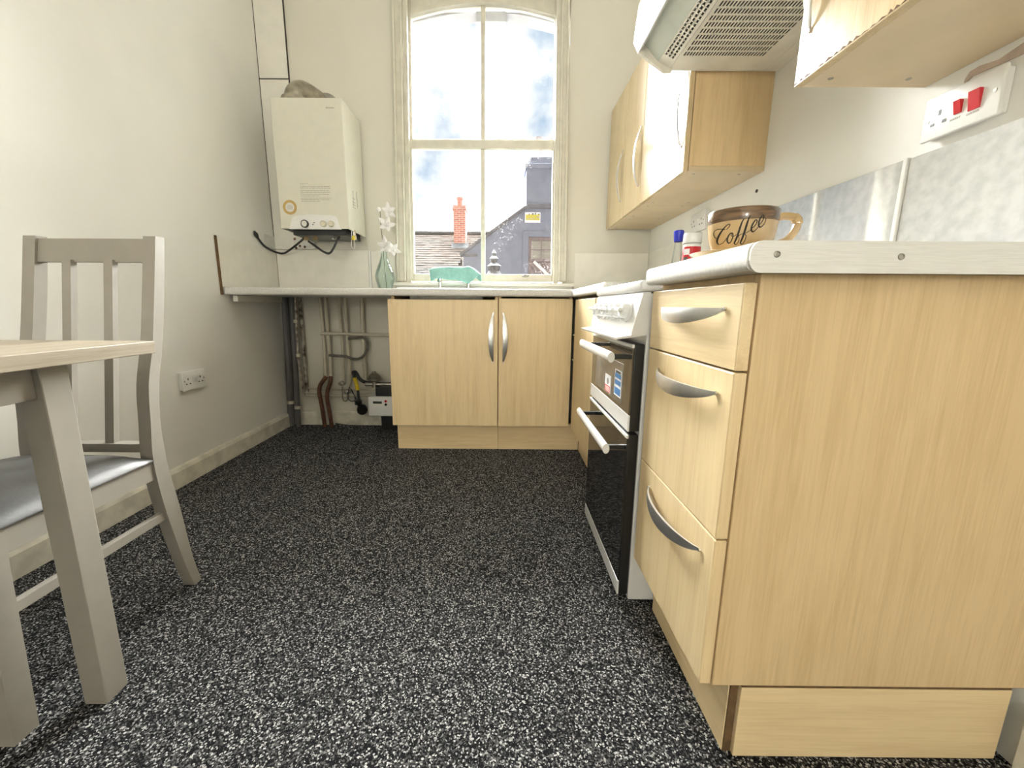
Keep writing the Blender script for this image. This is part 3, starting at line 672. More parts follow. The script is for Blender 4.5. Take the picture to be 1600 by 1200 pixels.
# ------------------------------------------------------------------ boiler
BX0, BX1, BY0, BY1, BZ0, BZ1 = -1.264, -.880, 2.440, YB-.016, 1.236, 1.903
bo = thing('boiler', 'cream wall-hung gas boiler with a tan ring sticker', 'boiler', ((BX0+BX1)/2, (BY0+BY1)/2, BZ0))
m = MB(); t_ = .006
m.box(BX0, BX1, BY0, BY0+t_, BZ0, BZ1, .002); m.box(BX0, BX0+t_, BY0+t_, BY1, BZ0, BZ1); m.box(BX1-t_, BX1, BY0+t_, BY1, BZ0, BZ1); m.box(BX0+t_, BX1-t_, BY0+t_, BY1, BZ1-t_, BZ1); m.box(BX0+t_, BX1-t_, BY1-t_, BY1, BZ0, BZ1-t_)
m.build('casing', 'cream_enamel', bo)
m = MB(); m.box(BX0+.05, BX1-.03, BY0+.03, BY1-.01, BZ0-.030, BZ0+.03, .004); m.build('valve_tray', 'black_metal', bo)
px0, px1 = BX0+.060, BX1-.060
m = MB(); pr = [(px0-.01, BZ0-.004), (px1+.018, BZ0-.004), (px1-.006, BZ0+.062), (px1-.03, BZ0+.071), (px0+.10, BZ0+.074), (px0+.028, BZ0+.066), (px0+.012, BZ0+.058)]
m.prism(pr, 'Y', BY0-.010, BY0+.001); cpn = m.build('control_panel', 'white_plastic', bo)
for (u, v, r, mt, rim) in ((477, 350, .021, 'paper', 'black_metal'), (506, 350, .0165, 'yellowed_plastic', 'yellowed_plastic'), (518, 350, .0165, 'yellowed_plastic', 'yellowed_plastic')):
    p = at(u, v, 'Y', BY0-.010)
    m = MB(); m.lathe([(r, 0), (r, .012), (r*.86, .015), (r*.78, .013), (0, .013)], p, 24, (0, -1, 0)); kb = m.build('knob' if r < .02 else 'thermometer', rim, cpn, True)
    m = MB(); m.lathe([(r*.76, .0131), (r*.74, .0145), (0, .0145)], p, 24, (0, -1, 0)); m.build('dial_face', mt, kb, True)
for u, v in ((491, 348), (489, 351)):
    p = at(u, v, 'Y', BY0-.010); m = MB(); m.lathe([(.0035, 0), (.003, .002), (0, .002)], p, 8, (0, -1, 0)); m.build('indicator', 'black_metal', cpn)
p = at(453, 324, 'Y', BY0)
m = MB(); m.lathe([(.025, 0), (.025, .0008), (.039, .0008), (.039, 0)], p, 32, (0, -1, 0)); m.build('ring_sticker', 'tan_paper', bo)
m = MB(); m.lathe([(.0255, 0), (.0255, .0006), (0, .0006)], p, 32, (0, -1, 0)); rs = m.build('sticker_centre', 'paper', bo)
for k, ww in enumerate((.026, .034, .036, .030)):
    m = MB(); z = p.z+.010-.006*k; m.box(p.x-ww/2, p.x+ww/2, BY0-.0012, BY0-.0007, z-.0009, z+.0009); m.build('print_line', 'ink_grey', rs)
a, b = at(466, 285, 'Y', BY0), at(519, 317, 'Y', BY0)
m = MB(); m.box(a.x, b.x, BY0-.0014, BY0-.0002, b.z, a.z, .0003); ps = m.build('instruction_sheet', 'cream_enamel', bo)
nlines = [(.30, .08, .12), (.95, .20, .2), (.95, .28, .2), (.92, .40, .2), (.93, .48, .2), (.85, .58, .2), (.55, .66, .2), (.94, .77, .2), (.94, .85, .2), (.6, .93, .2)]
for f, q, _ in nlines:
    z = a.z+(b.z-a.z)*q; xx = a.x+.010
    while xx < a.x+(b.x-a.x)*f:
        L = random.uniform(.006, .02); m = MB(); m.box(xx, min(xx+L, b.x-.005), BY0-.0019, BY0-.0013, z-.0012, z+.0012); m.build('print_line', 'ink_grey', ps); xx += L+.003
# faint maker's mark near the top corner, illegible in the photograph
pm = at(515, 168.5, 'Y', BY0); m = MB()
for k in range(5): m.box(pm.x-.020+k*.009, pm.x-.020+k*.009+.0065, BY0-.0008, BY0, pm.z-.003, pm.z+.003+.002*(k == 0))
m.build('maker_mark', 'ink_grey', bo)
# side label
m = MB()
for (u0, v0, u1, v1) in ((551.5, 298, 552.4, 322), (557.6, 300, 558.4, 324)): 
    a = at(u0, v0, 'X', BX1+.0008); b = at(u1, v1, 'X', BX1+.0008); m.box(BX1-.0002, BX1+.0008, *sorted((a.y, b.y)), *sorted((a.z, b.z)))
for zz in (1.37, 1.385, 1.40, 1.42): m.box(BX1-.0002, BX1+.0008, 2.52, 2.57, zz, zz+.003)
m.build('side_label', 'ink_grey', bo)
# pipe tails, gauge, pull cord under the casing
for u, v0, v1, mt in ((478, 362, 376, 'brass'), (492, 362, 376, 'brass'), (522, 365, 374, 'steel'), (553, 364, 374, 'steel')):
    a = at(u, v0, 'Y', BY0+.09); b = at(u, v1, 'Y', BY0+.09)
    m = MB(); m.tube([(a.x, BY0+.09, BZ0+.01), (a.x, BY0+.09, b.z+.014)], .011, 10); m.tube([(a.x, BY0+.09, b.z+.02), (a.x, BY0+.09, b.z)], .015, 6); m.build('pipe_tail', mt, bo, True)
g_ = at(528, 362, 'Y', BY0+.045); m = MB(); m.lathe([(.021, 0), (.021, .01), (.018, .012), (0, .011)], g_, 20, (0, -1, -.2)); m.build('pressure_gauge', 'paper', bo, True)
a = at(549.5, 361, 'Y', BY0+.05); 
m = MB(); m.tube(bezier([(a.x, BY0+.05, BZ0), (a.x-.002, BY0+.05, BZ0-.05), (a.x-.008, BY0+.05, BZ0-.085), (a.x+.006, BY0+.05, BZ0-.10), (a.x+.014, BY0+.05, BZ0-.075), (a.x+.008, BY0+.05, BZ0-.05)]), .0022, 6); m.build('filling_cord', 'paper', bo, True)
m = MB(); m.tube([(a.x+.008, BY0+.05, BZ0-.028), (a.x+.008, BY0+.05, BZ0-.052)], [.005, .011], 10); m.build('tag_cap', 'yellow_plastic', bo, True)
# flue elbow above
fx, fy = -1.17, 2.525
m = MB(); m.lathe([(.078, 0), (.078, .012), (.070, .016), (.068, .03), (0, .03)], (fx, fy, BZ1), 28); fl = m.build('flue_collar', 'flue_metal', bo, True)
m = MB(); m.tube(bezier([(fx, fy, BZ1+.012), (fx+.002, fy+.003, BZ1+.05), (fx+.025, fy+.04, BZ1+.088), (fx+.065, fy+.11, BZ1+.085), (fx+.085, YB-.02, BZ1+.075)], 6), .052, 20); m.build('flue_elbow', 'flue_metal', bo, True)
m = MB(); m.lathe([(.085, 0), (.085, .004), (.064, .012), (0, .012)], (fx+.085, YB-.0005, BZ1+.075), 28, (0, -1, 0)); m.build('flue_rose', 'steel_dull', bo, True)
# wall plates and cables under the boiler
m = MB(); m.box(XL+.0005, XL+.006, at(413, 370, 'X', XL).y, at(429, 370, 'X', XL).y, 1.160, 1.235, .002); tag(m.build('blank_plate', 'paper'), 'scuffed cream blanking plate in the corner beside the boiler cable', 'wall plate')
m = MB(); m.box(-1.340, -1.205, YB-.020, YB-.0145, 1.162, 1.230, .002); jb = m.build('backing_board', 'paper')
for x, z in ((-1.33, 1.222), (-1.30, 1.18), (-1.27, 1.175), (-1.255, 1.221), (-1.325, 1.168)):
    m = MB(); m.lathe([(.008, 0), (.006, .0012), (0, .0012)], (x, YB-.020, z), 9, (0, -1, 0)); m.build('screw', 'copper', jb)
tag(jb, 'stained board with rusty screws on the wall under the boiler', 'board')
def cable(label, pix, Y, r=.006, name='cable', mat='black_rubber', cat='cable'):
    Ys = Y if isinstance(Y, (list, tuple)) else [Y]*len(pix)
    m = MB(); m.tube(bezier([at(u, v, 'Y', y) for (u, v), y in zip(pix, Ys)], 8), r, 8)
    return tag(m.build(name, mat, None, True), label, cat)
def flex(name, P):
    m = MB(); m.tube(bezier(P, 8), .0062, 8); return m.build(name, 'black_rubber', bo, True, 'black rubber flex')
XW = XL+.012
LP = [at(u, v, 'X', XW) for u, v in ((401, 369), (406, 376), (414, 385), (426, 392))]
fl1 = flex('cut_flex', LP + [at(u, v, 'Y', y) for (u, v), y in zip(((441, 396), (452, 391), (470, 377), (477, 370)), (2.68, 2.64, 2.57, 2.53))])
m = MB(); a, b = at(397.5, 361, 'X', XW), at(403, 372, 'X', XW)
m.tube([a, a.lerp(b, .45), b], [.004, .012, .007], 10); m.build('cut_end', 'black_rubber', fl1, True)
flex('mains_flex', [at(u, v, 'Y', y) for (u, v), y in zip(((482, 377), (492, 384), (505, 393), (514, 396), (520, 390), (527, 376), (532, 366), (534, 360)), (2.53, 2.52, 2.50, 2.49, 2.49, 2.50, 2.52, 2.53))])
def cable(label, pix, Y, r=.006, name='cable', mat='black_rubber', cat='cable'):
    m = MB(); m.tube(bezier([at(u, v, 'Y', Y) for u, v in pix], 8), r, 8)
    return tag(m.build(name, mat, None, True), label, cat)

# ------------------------------------------------------------------ pipes under the worktop
def pipe(label, pix, d, r, mat, name='pipe', n=0, group=None, smooth_curve=False, clips=()):
    ds = d if isinstance(d, (list, tuple)) else [d]*len(pix)
    P = [at(u, v, 'Y', YB-q) for (u, v), q in zip(pix, ds)]
    for k in (0, -1):
        if P[k].z > .835: P[k] = Vector((P[k].x, P[k].y, ZU-.001))
        if P[k].z < .02: P[k] = Vector((P[k].x, P[k].y, .001))
    if smooth_curve: P = bezier(P, 8)
    m = MB(); m.tube(P, r, 10); o = m.build(name, mat, None, True)
    for u, v, dd, rr, mt, nm in clips:
        c = at(u, v, 'Y', YB-dd); m = MB(); m.lathe([(r*.9, -.010), (rr, -.010), (rr, .010), (r*.9, .010)], c, 8, (0, 0, 1)); m.build(nm, mt, o, True)
    return tag(o, label, 'pipe', group)
pipe('thick dark grey waste pipe in the corner, nearest the side wall', [(445, 466), (453, 600), (456.5, 672)], .038, .023, 'grey_pipe', clips=((455, 628, .038, .030, 'painted_pipe', 'pipe_clip'),))
pipe('dark grey waste pipe standing in front of the corner pair', [(456, 466), (463, 600), (467, 672)], .066, .017, 'grey_pipe', clips=((466, 636, .066, .025, 'painted_pipe', 'pipe_clip'),))
pipe('flaking cream pipe with two compression joints near the corner', [(462, 466), (463, 508), (466, 560), (474, 610), (475, 618)], .095, .008, 'flaky_pipe', clips=((462, 502, .095, .014, 'painted_pipe', 'joint'), (466, 555, .095, .014, 'painted_pipe', 'joint')))
pipe('peeling brown-patched pipe dropping beside the joints', [(468, 466), (473, 530), (480, 612)], .03, .012, 'flaky_pipe')
pipe('cream painted boiler pipe with a tee into the long horizontal pipe', [(500, 466), (506, 530), (509, 586)], .04, .011, 'painted_pipe', clips=((508, 586, .04, .015, 'painted_pipe', 'joint'),))
pipe('cream painted boiler pipe linked to the braided filling loop', [(508, 466), (514, 540), (517, 586)], .045, .012, 'painted_pipe', clips=((517, 585, .045, .018, 'painted_pipe', 'joint'),))
pipe('slim cream painted pipe ending in a small stop valve', [(529, 466), (535, 540), (537, 588), (536, 598)], .035, .009, 'painted_pipe', clips=((537, 586, .035, .014, 'painted_pipe', 'joint'),))
pipe('cream painted pipe that feeds the top of the filling loop', [(539, 466), (544, 540), (548, 590), (544, 606)], .04, .011, 'painted_pipe', clips=((547, 588, .04, .014, 'painted_pipe', 'joint'),))
pipe('cream painted gas pipe running down to the meter regulator', [(565, 466), (568, 540), (571, 590)], .04, .013, 'painted_pipe', clips=((570, 571, .04, .019, 'painted_pipe', 'joint'),))
pipe('long cream horizontal pipe crossing the other pipes', [(501, 521), (560, 522.5), (616, 524)], .065, .0105, 'painted_pipe')
pipe('lower horizontal cream pipe just above the skirting', [(474, 617), (530, 618.5), (590, 617)], .045, .009, 'painted_pipe', clips=())
pipe('upper horizontal dull pipe behind the copper tails', [(480, 606), (540, 608), (590, 606)], .03, .008, 'painted_pipe')
pipe('bent copper tail dropping to the carpet below the tee pipe', [(510, 588), (505, 595), (500, 603), (499, 615), (503, 635), (508, 670)], [.045, .055, .06, .06, .06, .06], .0135, 'copper', smooth_curve=True)
pipe('bent copper tail dropping to the carpet below the filling loop', [(517, 588), (516, 598), (512, 610), (511, 622), (515, 645), (519, 671)], [.05, .06, .065, .065, .065, .065], .0135, 'copper', smooth_curve=True)
pipe('grey braided filling loop hose arching between two pipes', [(514, 555), (524, 556), (540, 557), (553, 561), (564, 559), (573, 548), (574, 535), (568, 528), (558, 528), (544, 529)], [.06]*10, .0085, 'hose_grey', 'flexible_hose', smooth_curve=True, clips=())
pipe('black and white gas hose curving down to the regulator', [(551, 582), (556, 582), (562, 592), (570, 597), (580, 599)], [.09]*5, .011, 'black_rubber', 'flexible_hose', smooth_curve=True)
m = MB(); P = bezier([at(u, v, 'Y', YB-.1) for u, v in ((551, 581), (554, 590), (558, 604), (560, 618), (562, 628))], 8); m.tube(P, .009, 10); hz_ = m.build('flexible_hose', 'black_rubber', None, True)
m = MB(); m.tube(P[8:20], .0125, 10); m.build('yellow_sleeve', 'yellow_plastic', hz_, True); tag(hz_, 'black gas hose with a yellow sleeve', 'pipe')
m = MB(); c = at(566, 640, 'Y', YB-.1); c0 = at(560, 629, 'Y', YB-.1)
m.lathe([(0, -.022), (.028, -.022), (.034, -.012), (.034, .012), (.028, .022), (0, .022)], c, 16, (.35, -.9, -.2)); m.tube([c0, c], .016, 10); m.lathe([(0, -.012), (.024, -.012), (.024, .012), (0, .012)], c0, 10, (0, 0, 1))
tag(m.build('gas_cock', 'black_metal', None, True), 'black gas valve hanging below the yellow-sleeved hose', 'valve')
for (u, v), lab in (((534, 599), 'small dull brass stop valve under the slim pipe'), ((542, 612), 'small steel isolating valve with a round face under the loop pipe')):
    c = at(u, v, 'Y', YB-.05); m = MB(); m.lathe([(0, -.012), (.015, -.012), (.018, 0), (.015, .012), (.006, .016), (0, .016)], c, 14, (0, -1, 0)); m.tube([c-Vector((.022, 0, 0)), c+Vector((.022, 0, 0))], .008, 8)
    tag(m.build('stop_valve', 'steel_dull', None, True), lab, 'valve')
cable('thin earth wire looping under the stop valve', [(535, 604), (535, 618), (537, 626), (542, 626), (545, 618), (543, 610)], YB-.06, .0028, 'earth_wire', 'stem_brown', 'wire')
cable('thin earth wire drooping toward the gas valve', [(546, 604), (543, 620), (549, 627), (555, 624), (551, 612), (548, 608), (556, 622), (561, 630)], YB-.075, .0028, 'earth_wire', 'black_rubber', 'wire')
c = at(585, 593, 'Y', 2.60)
rg = thing('gas_regulator', 'domed silver gas regulator above the meter', 'regulator', c-Vector((0, 0, .06)))
m = MB(); m.lathe([(.050, 0), (.050, .006), (.044, .010), (.034, .030), (.020, .040), (.014, .042), (.014, .052), (0, .053)], c, 26); m.build('dome', 'steel_dull', rg, True)
m = MB(); m.lathe([(.047, 0), (.03, -.010), (.016, -.014), (.016, -.05), (0, -.05)], c, 20); m.build('body', 'steel_dull', rg, True)
m = MB(); m.tube([c+Vector((-.06, 0, -.03)), c+Vector((.12, 0, -.03))], .014, 10); m.build('union', 'steel_dull', rg, True)
mt_ = thing('gas_meter', 'white electronic gas meter box with a small display', 'meter', (-.76, 2.62, .10))
a, b = at(574, 620, 'Y', 2.585), at(613, 651, 'Y', 2.585)
m = MB(); m.box(a.x, -.635, 2.585, 2.70, b.z+.001, a.z, .008, 3); mb_ = m.build('case', 'white_plastic', mt_, True)
m = MB(); m.box(a.x+.035, a.x+.092, 2.583, 2.586, a.z-.045, a.z-.030, .0005); m.build('display', 'lcd', mt_)
for dz, mm in ((-.029, 'red_plastic'), (-.051, 'black_metal')):
    m = MB(); m.lathe([(.0085, 0), (.008, .003), (0, .003)], (a.x+.117, 2.5852, a.z+dz), 14, (0, -1, 0)); m.build('button', mm, mt_, True)
m = MB(); m.box(-.83, -.635, 2.60, 2.70, a.z, a.z+.062, .004); m.build('inlet_block', 'black_metal', mt_)
m = MB(); m.box(-.81, -.635, 2.63, 2.72, 0, b.z+.004, .002); m.build('lower_box', 'black_metal', mt_)  # plain black box from the floor up to the meter case
# turned-up carpet edge
m = MB(); a, b = at(527, 668, 'Z', .001), at(560, 670, 'Z', .001)
pk = at(526, 661, 'Y', a.y)
m.loft([[(a.x-.004, a.y-.03, .0005), (a.x-.002, a.y-.01, .0005), (pk.x, a.y, pk.z), (pk.x-.006, a.y-.006, pk.z)], [(b.x, a.y-.03, .0005), (b.x, a.y-.01, .0005), (b.x, a.y+.004, .006), (b.x, a.y-.002, .006)]])
tag(m.build('carpet_flap', 'carpet'), 'turned-up edge of the charcoal carpet below the copper tails', 'carpet')

# ------------------------------------------------------------------ sink, taps, cloth, vase
sk = thing('sink', 'bright steel inset sink in the worktop under the window', 'sink', ((SX0+SX1)/2, 2.45, ZT))
m = MB(); z = ZT+.0045
o_ = (SX0-.012, SX1+.012, SY0-.012, SY1+.012)
def rect(x0, x1, y0, y1, z, r=.0): return [(x0, y0, z), (x1, y0, z), (x1, y1, z), (x0, y1, z)]
ins = (SX0+.03, SX1-.03, SY0+.03, SY1-.11)
m.loft([rect(*o_, ZT+.0008), rect(*o_, z), rect(*ins, z), rect(ins[0]+.008, ins[1]-.008, ins[2]+.008, ins[3]-.008, ZT-.02), rect(ins[0]+.03, ins[1]-.03, ins[2]+.03, ins[3]-.03, ZT-.15)], False)
m.bm.faces.new([v for v in m.bm.verts][-4:])
m.build('bowl', 'steel', sk)
m = MB(); m.lathe([(.03, 0), (.03, .003), (.02, .001), (0, .001)], ((SX0+SX1)/2, 2.42, ZT-.15), 18); m.build('waste', 'steel_dull', sk, True)
for u, lab in ((688, 'chrome pillar tap under the teal cloth, on the vase side'), (732, 'chrome pillar tap under the teal cloth, on the cooker side')):
    p = at(u, 446, 'Y', 2.615); tpx = p.x
    t = thing('tap', lab, 'tap', (tpx, 2.615, ZT+.0045))
    m = MB(); m.lathe([(.022, 0), (.022, .006), (.0125, .012), (.0115, .075), (.013, .078), (.013, .088), (0, .089)], (tpx, 2.615, ZT+.0045), 18); m.build('pillar', 'steel', t, True)
    m = MB(); m.tube([(tpx, 2.612, ZT+.062), (tpx, 2.58, ZT+.072), (tpx, 2.555, ZT+.066), (tpx, 2.548, ZT+.055)], .009, 10); m.build('spout', 'steel', t, True)
    m = MB(); m.lathe([(.008, .086), (.018, .088), (.019, .097), (.014, .101), (0, .101)], (tpx, 2.615, ZT+.0045), 6); m.build('tap_head', 'steel', t, True)
# cloth draped over both taps: rows go front hem -> crest -> back hem
YC_ = 2.50
top = [(671, 421), (680, 418.5), (690, 417.5), (702, 417), (714, 418), (724, 417.5), (732, 416.5), (740, 420), (750, 429)]
hem = [(673, 440), (677, 438), (682, 434.5), (690, 435), (700, 437), (712, 437), (722, 440), (732, 443), (744, 433)]
rows = []
nrow = 9
for r in range(nrow+1):
    f = r/nrow; row = []
    for (tu, tv), (hu, hv) in zip(top, hem):
        yfront = 2.502
        A = at(hu, hv, 'Y', yfront-.004*math.sin(hu*.25)); B = at(tu, tv, 'Y', 2.545)
        if f < .55:
            s_ = f/.55; p = A.lerp(B, s_); p.z += .004*math.sin(s_*math.pi); p.y += .006*math.sin(tu*.35+f*5)*(1-s_)
        else:
            s_ = (f-.55)/.45; p = B + Vector((.002*math.sin(tu), .125*s_, .008*math.sin(s_*math.pi)-.035*max(0, s_-.6)/.4))
        row.append(p)
    rows.append(row)
m = MB(); m.sheet(rows); bmesh.ops.subdivide_edges(m.bm, edges=m.bm.edges[:], cuts=1, use_grid_fill=True, smooth=.6)
cl_ = m.build('dishcloth', 'teal_cloth', None, True, angle=180)
so = cl_.modifiers.new('thickness', 'SOLIDIFY'); so.thickness = .003
tag(cl_, 'teal dishcloth draped over the taps at the window', 'cloth')
# vase
vx, vy = at(602, 446, 'Y', 2.60).x, 2.60
VZ = ZT+.001
va = thing('vase', 'green glass bottle vase on the worktop by the window', 'vase', (vx, vy, VZ))
pf = [(0, .002), (.036, .002), (.041, .008), (.047, .03), (.056, .062), (.0585, .085), (.054, .11), (.043, .14), (.031, .17), (.0215, .20), (.0175, .222), (.0205, .232)]
pf_in = [(r-.0028 if r > .01 else 0, z_+(.004 if i < 2 else 0)) for i, (r, z_) in enumerate(pf)][::-1]
m = MB(); m.lathe(pf+pf_in, (vx, vy, VZ), 28); m.build('glass', 'green_glass', va, True)
st = thing('orchid_stem', 'white artificial orchid stem standing in the green vase', 'flower', (vx, vy, VZ+.008))
sp = [(vx+.008, vy, VZ+.010), (vx+.004, vy, VZ+.10), (vx-.002, vy-.001, VZ+.23)] + [at(u, v, 'Y', vy) for u, v in ((598, 378), (595, 350), (594, 330))]
m = MB(); m.tube(bezier(sp, 6), .0022, 6); m.build('stem', 'stem_brown', st, True)
def petal(m, c, d, up, L, w_, curl=.25):
    d = d.normalized(); sdir = d.cross(up).normalized(); n_ = 6; rws = []
    for i in range(n_+1):
        t = i/n_; ww = w_*math.sin(math.pi*min(1, .08+t*.92)**.75)**.8 + .001; cen = c + d*(L*t) + up*(curl*L*t*t)
        rws.append([cen-sdir*ww/2+up*.002, cen, cen+sdir*ww/2+up*.002])
    m.sheet(rws)
def flower(u, v, size, ang0, tilt):
    c = at(u, v, 'Y', vy-.01); nrm_ = Vector((tilt, -1, .15)).normalized(); a_ = nrm_.orthogonal().normalized(); b_ = nrm_.cross(a_)
    m = MB()
    for k in range(5):
        th = ang0+k*2*math.pi/5; d_ = a_*math.cos(th)+b_*math.sin(th); petal(m, c, d_, nrm_, size*(1 if k % 2 else .85), size*.55, .3)
    petal(m, c, nrm_*1.2-Vector((0, 0, .5)), b_, size*.5, size*.35)
    fo = m.build('flower', 'petal', st, True, angle=180)
    mo = fo.modifiers.new('thickness', 'SOLIDIFY'); mo.thickness = .0012
flower(607, 330, .052, .4, .5); flower(604, 351, .056, 1.1, .2); flower(602, 384, .058, .2, -.3); flower(614, 390, .050, .9, .7)
bu = at(592, 328, 'Y', vy); m = MB(); m.lathe([(0, -.012), (.012, -.006), (.015, .003), (.008, .014), (0, .017)], bu, 12, (-.3, -.2, 1)); m.build('bud', 'petal', st, True)
for u, v, du_, dv_ in ((598, 384, -9, -6), (598, 396, -8, -4)):
    a = at(u, v, 'Y', vy-.004); b = at(u+du_, v+dv_, 'Y', vy-.02); m = MB(); petal(m, a, b-a, Vector((0, -.3, 1)), (b-a).length*1.15, .012, .05); q = m.build('leaf', 'petal', st, True, angle=180); q.modifiers.new('thickness', 'SOLIDIFY').thickness = .001

# ------------------------------------------------------------------ cup, saucer, bottle, jar
cx_, cy_, CS = at(1160, 345, 'Y', .872).x, .872, .9
sc_ = MB(); sc_.lathe([(0, .003), (.050, .003), (.052, 0), (.058, 0), (.060, .004), (.085, .011), (.101, .020), (.1035, .0225), (.101, .0235), (.084, .016), (.058, .009), (0, .008)], (cx_, cy_, ZT+.0005), 44)
for v in sc_.bm.verts: v.co.x = cx_+(v.co.x-cx_)*CS; v.co.y = cy_+(v.co.y-cy_)*CS; v.co.z = ZT+.0005+(v.co.z-ZT-.0005)*CS
tag(sc_.build('saucer', 'cup_cream', None, True), 'tan glazed saucer under the big coffee cup', 'saucer')
CZ = ZT+.0005+.0095*CS
cup = thing('cup', 'huge tan coffee cup with a brown rim band on its saucer', 'cup', (cx_, cy_, CZ))
cprof = [(0, .004), (.034, .003), (.038, 0), (.042, 0), (.044, .004), (.052, .012), (.060, .026), (.0655, .044), (.0685, .066), (.0695, .074)]
rimp = [(.0695, .0742), (.0703, .080), (.0712, .097), (.0700, .100), (.0675, .098), (.0665, .075), (.062, .045), (.05, .016), (.02, .008), (0, .008)]
cprof = [(r*CS, z*CS) for r, z in cprof]; rimp = [(r*CS, z*CS) for r, z in rimp]
m = MB(); m.lathe(cprof, (cx_, cy_, CZ), 48); m.build('bowl', 'cup_cream', cup, True, angle=60)
m = MB(); m.lathe(rimp, (cx_, cy_, CZ), 48); m.build('rim_band', 'cup_brown', cup, True, angle=60)
hp = [at(u, v, 'Y', cy_+.01) for u, v in ((1213, 341), (1222, 338), (1232, 338), (1241, 340), (1246, 346), (1245, 354), (1240, 364), (1232, 373), (1222, 379), (1205, 384))]
m = MB(); m.tube(bezier(hp, 5), [.0075]*15+[.0095]*8+[.0075]*(len(bezier(hp, 5))-23), 10); m.build('handle', 'cup_cream', cup, True, label='curled tan handle')
# lettering: strokes traced as pixels and laid on the cup wall
def on_cup(u, v, lift=.0006):
    d = pix_dir(u, v); o = Vector((0, 0, H)); best = None
    t = .6
    prof = cprof[2:] + rimp[:3]
    def rad(z):
        for (r0, z0), (r1, z1) in zip(prof, prof[1:]):
            if z0 <= z <= z1 and z1 > z0: return r0+(r1-r0)*(z-z0)/(z1-z0)
        return None
    while t < 1.4:
        p = o+d*t; r = rad(p.z-CZ)
        if r is not None and math.hypot(p.x-cx_, p.y-cy_) <= r+lift: return p
        t += .0006
    return None
def cpx(x, y): return (1060+x/7.27, 290+y/7.27)
strokes = [  # (points in a 7.27x crop, widths)
 ([(545, 500), (575, 470), (585, 445), (570, 438), (535, 465), (490, 520), (455, 580), (440, 630), (448, 660), (462, 672)], [1, 1.3, 1.5, 1.5, 2, 3.2, 4, 3.6, 2.5, 1.5]),
 ([(440, 600), (415, 590), (400, 560), (405, 525), (440, 500), (490, 495), (530, 500)], [1, 1.1, 1.2, 1.3, 1.3, 1.2, 1]),
 ([(470, 670), (500, 655), (530, 625), (548, 595)], [1.2, 1.2, 1.2, 1.2]),
 ([(615, 540), (590, 545), (565, 580), (555, 620), (565, 650), (585, 650), (605, 620), (620, 575), (615, 540), (605, 545), (600, 570), (630, 575), (660, 555)], [2, 2.4, 2.8, 3, 2.6, 2, 2, 2, 2, 1.2, 1.2, 1.1, 1.1]),
 ([(748, 375), (725, 410), (700, 480), (675, 560), (650, 620), (635, 655), (655, 668), (680, 640), (690, 600), (680, 575), (700, 560), (730, 545)], [2, 2.6, 3.4, 3.6, 3.2, 2.4, 1.2, 1.2, 1.2, 1.2, 1.1, 1.1]),
 ([(820, 338), (798, 380), (775, 450), (750, 530), (725, 600), (705, 650), (725, 665), (755, 620), (768, 570), (752, 545), (775, 535), (805, 515), (830, 500)], [2, 2.6, 3.6, 3.8, 3.4, 2.4, 1.2, 1.2, 1.2, 1.2, 1.1, 1.1, 1.1]),
 ([(830, 485), (860, 465), (885, 430), (893, 400), (882, 388), (860, 410), (838, 450), (828, 495), (838, 522), (860, 518), (890, 490), (915, 460)], [1.2, 1.4, 1.6, 1.8, 1.8, 2.4, 3, 3, 2.6, 2, 1.3, 1.2]),
 ([(915, 445), (945, 415), (968, 375), (972, 345), (960, 338), (938, 360), (918, 400), (912, 445), (922, 470), (945, 465), (975, 435), (990, 400), (995, 370)], [1.2, 1.4, 1.6, 1.8, 1.8, 2.4, 3, 3, 2.6, 2, 1.3, 1.1, 1]),
]
m = MB()
for pts, ws in strokes:
    P = [Vector((*cpx(x, y), 0)) for x, y in pts]; Q = bezier(P, 6); W = bezier([Vector((q, 0, 0)) for q in ws], 6)
    run = []; wid = []
    for p, w_ in zip(Q, W):
        h_ = on_cup(p.x, p.y)
        if h_ is None:
            if len(run) > 1: m.tube(run, wid, 6)
            run, wid = [], []; continue
        run.append(h_); wid.append(max(.0006, w_.x*.00050))
    if len(run) > 1: m.tube(run, wid, 6)
m.build('lettering', 'cup_ink', cup, True, 'black script word Coffee')
# bottle with blue cap
bx_, by_ = .692, 1.715
bt = thing('bottle', 'small clear bottle with a blue cap on the corner worktop', 'bottle', (bx_, by_, ZT+.0005))
m = MB(); pr = [(0, .001), (.021, .001), (.0225, .006), (.0215, .08), (.018, .125), (.0145, .16), (.0145, .172)]; m.lathe(pr+[(max(r-.0015, 0), z_+.0015) for r, z_ in pr[::-1]], (bx_, by_, ZT+.0005), 20); m.build('glass', 'clear_bottle', bt, True)
m = MB(); m.lathe([(.0152, .168), (.0165, .170), (.0195, .200), (.0195, .208), (.017, .211), (0, .211)], (bx_, by_, ZT+.0005), 20); m.build('cap', 'blue_plastic', bt, True, 'blue flared cap')
m = MB(); m.lathe([(.019, .0025), (.0195, .06), (0, .06)], (bx_, by_, ZT+.0005), 18); m.build('contents', 'paper', bt, True)
jx, jy = .722, 1.655
jr = thing('jar', 'red-labelled jar with a pale lid between the bottle and the cup', 'jar', (jx, jy, ZT+.0005))
m = MB(); m.lathe([(0, 0), (.030, 0), (.032, .004), (.032, .148), (.028, .153), (0, .153)], (jx, jy, ZT+.0005), 24); m.build('body', 'white_plastic', jr, True)
m = MB(); m.lathe([(.0324, .015), (.0326, .016), (.0326, .138), (.0324, .139)], (jx, jy, ZT+.0005), 24); m.build('label_band', 'red_plastic', jr, True, 'red paper label')
m = MB(); m.lathe([(.0325, .153), (.0335, .155), (.0335, .186), (.031, .190), (0, .190)], (jx, jy, ZT+.0005), 24); m.build('lid', 'white_plastic', jr, True)
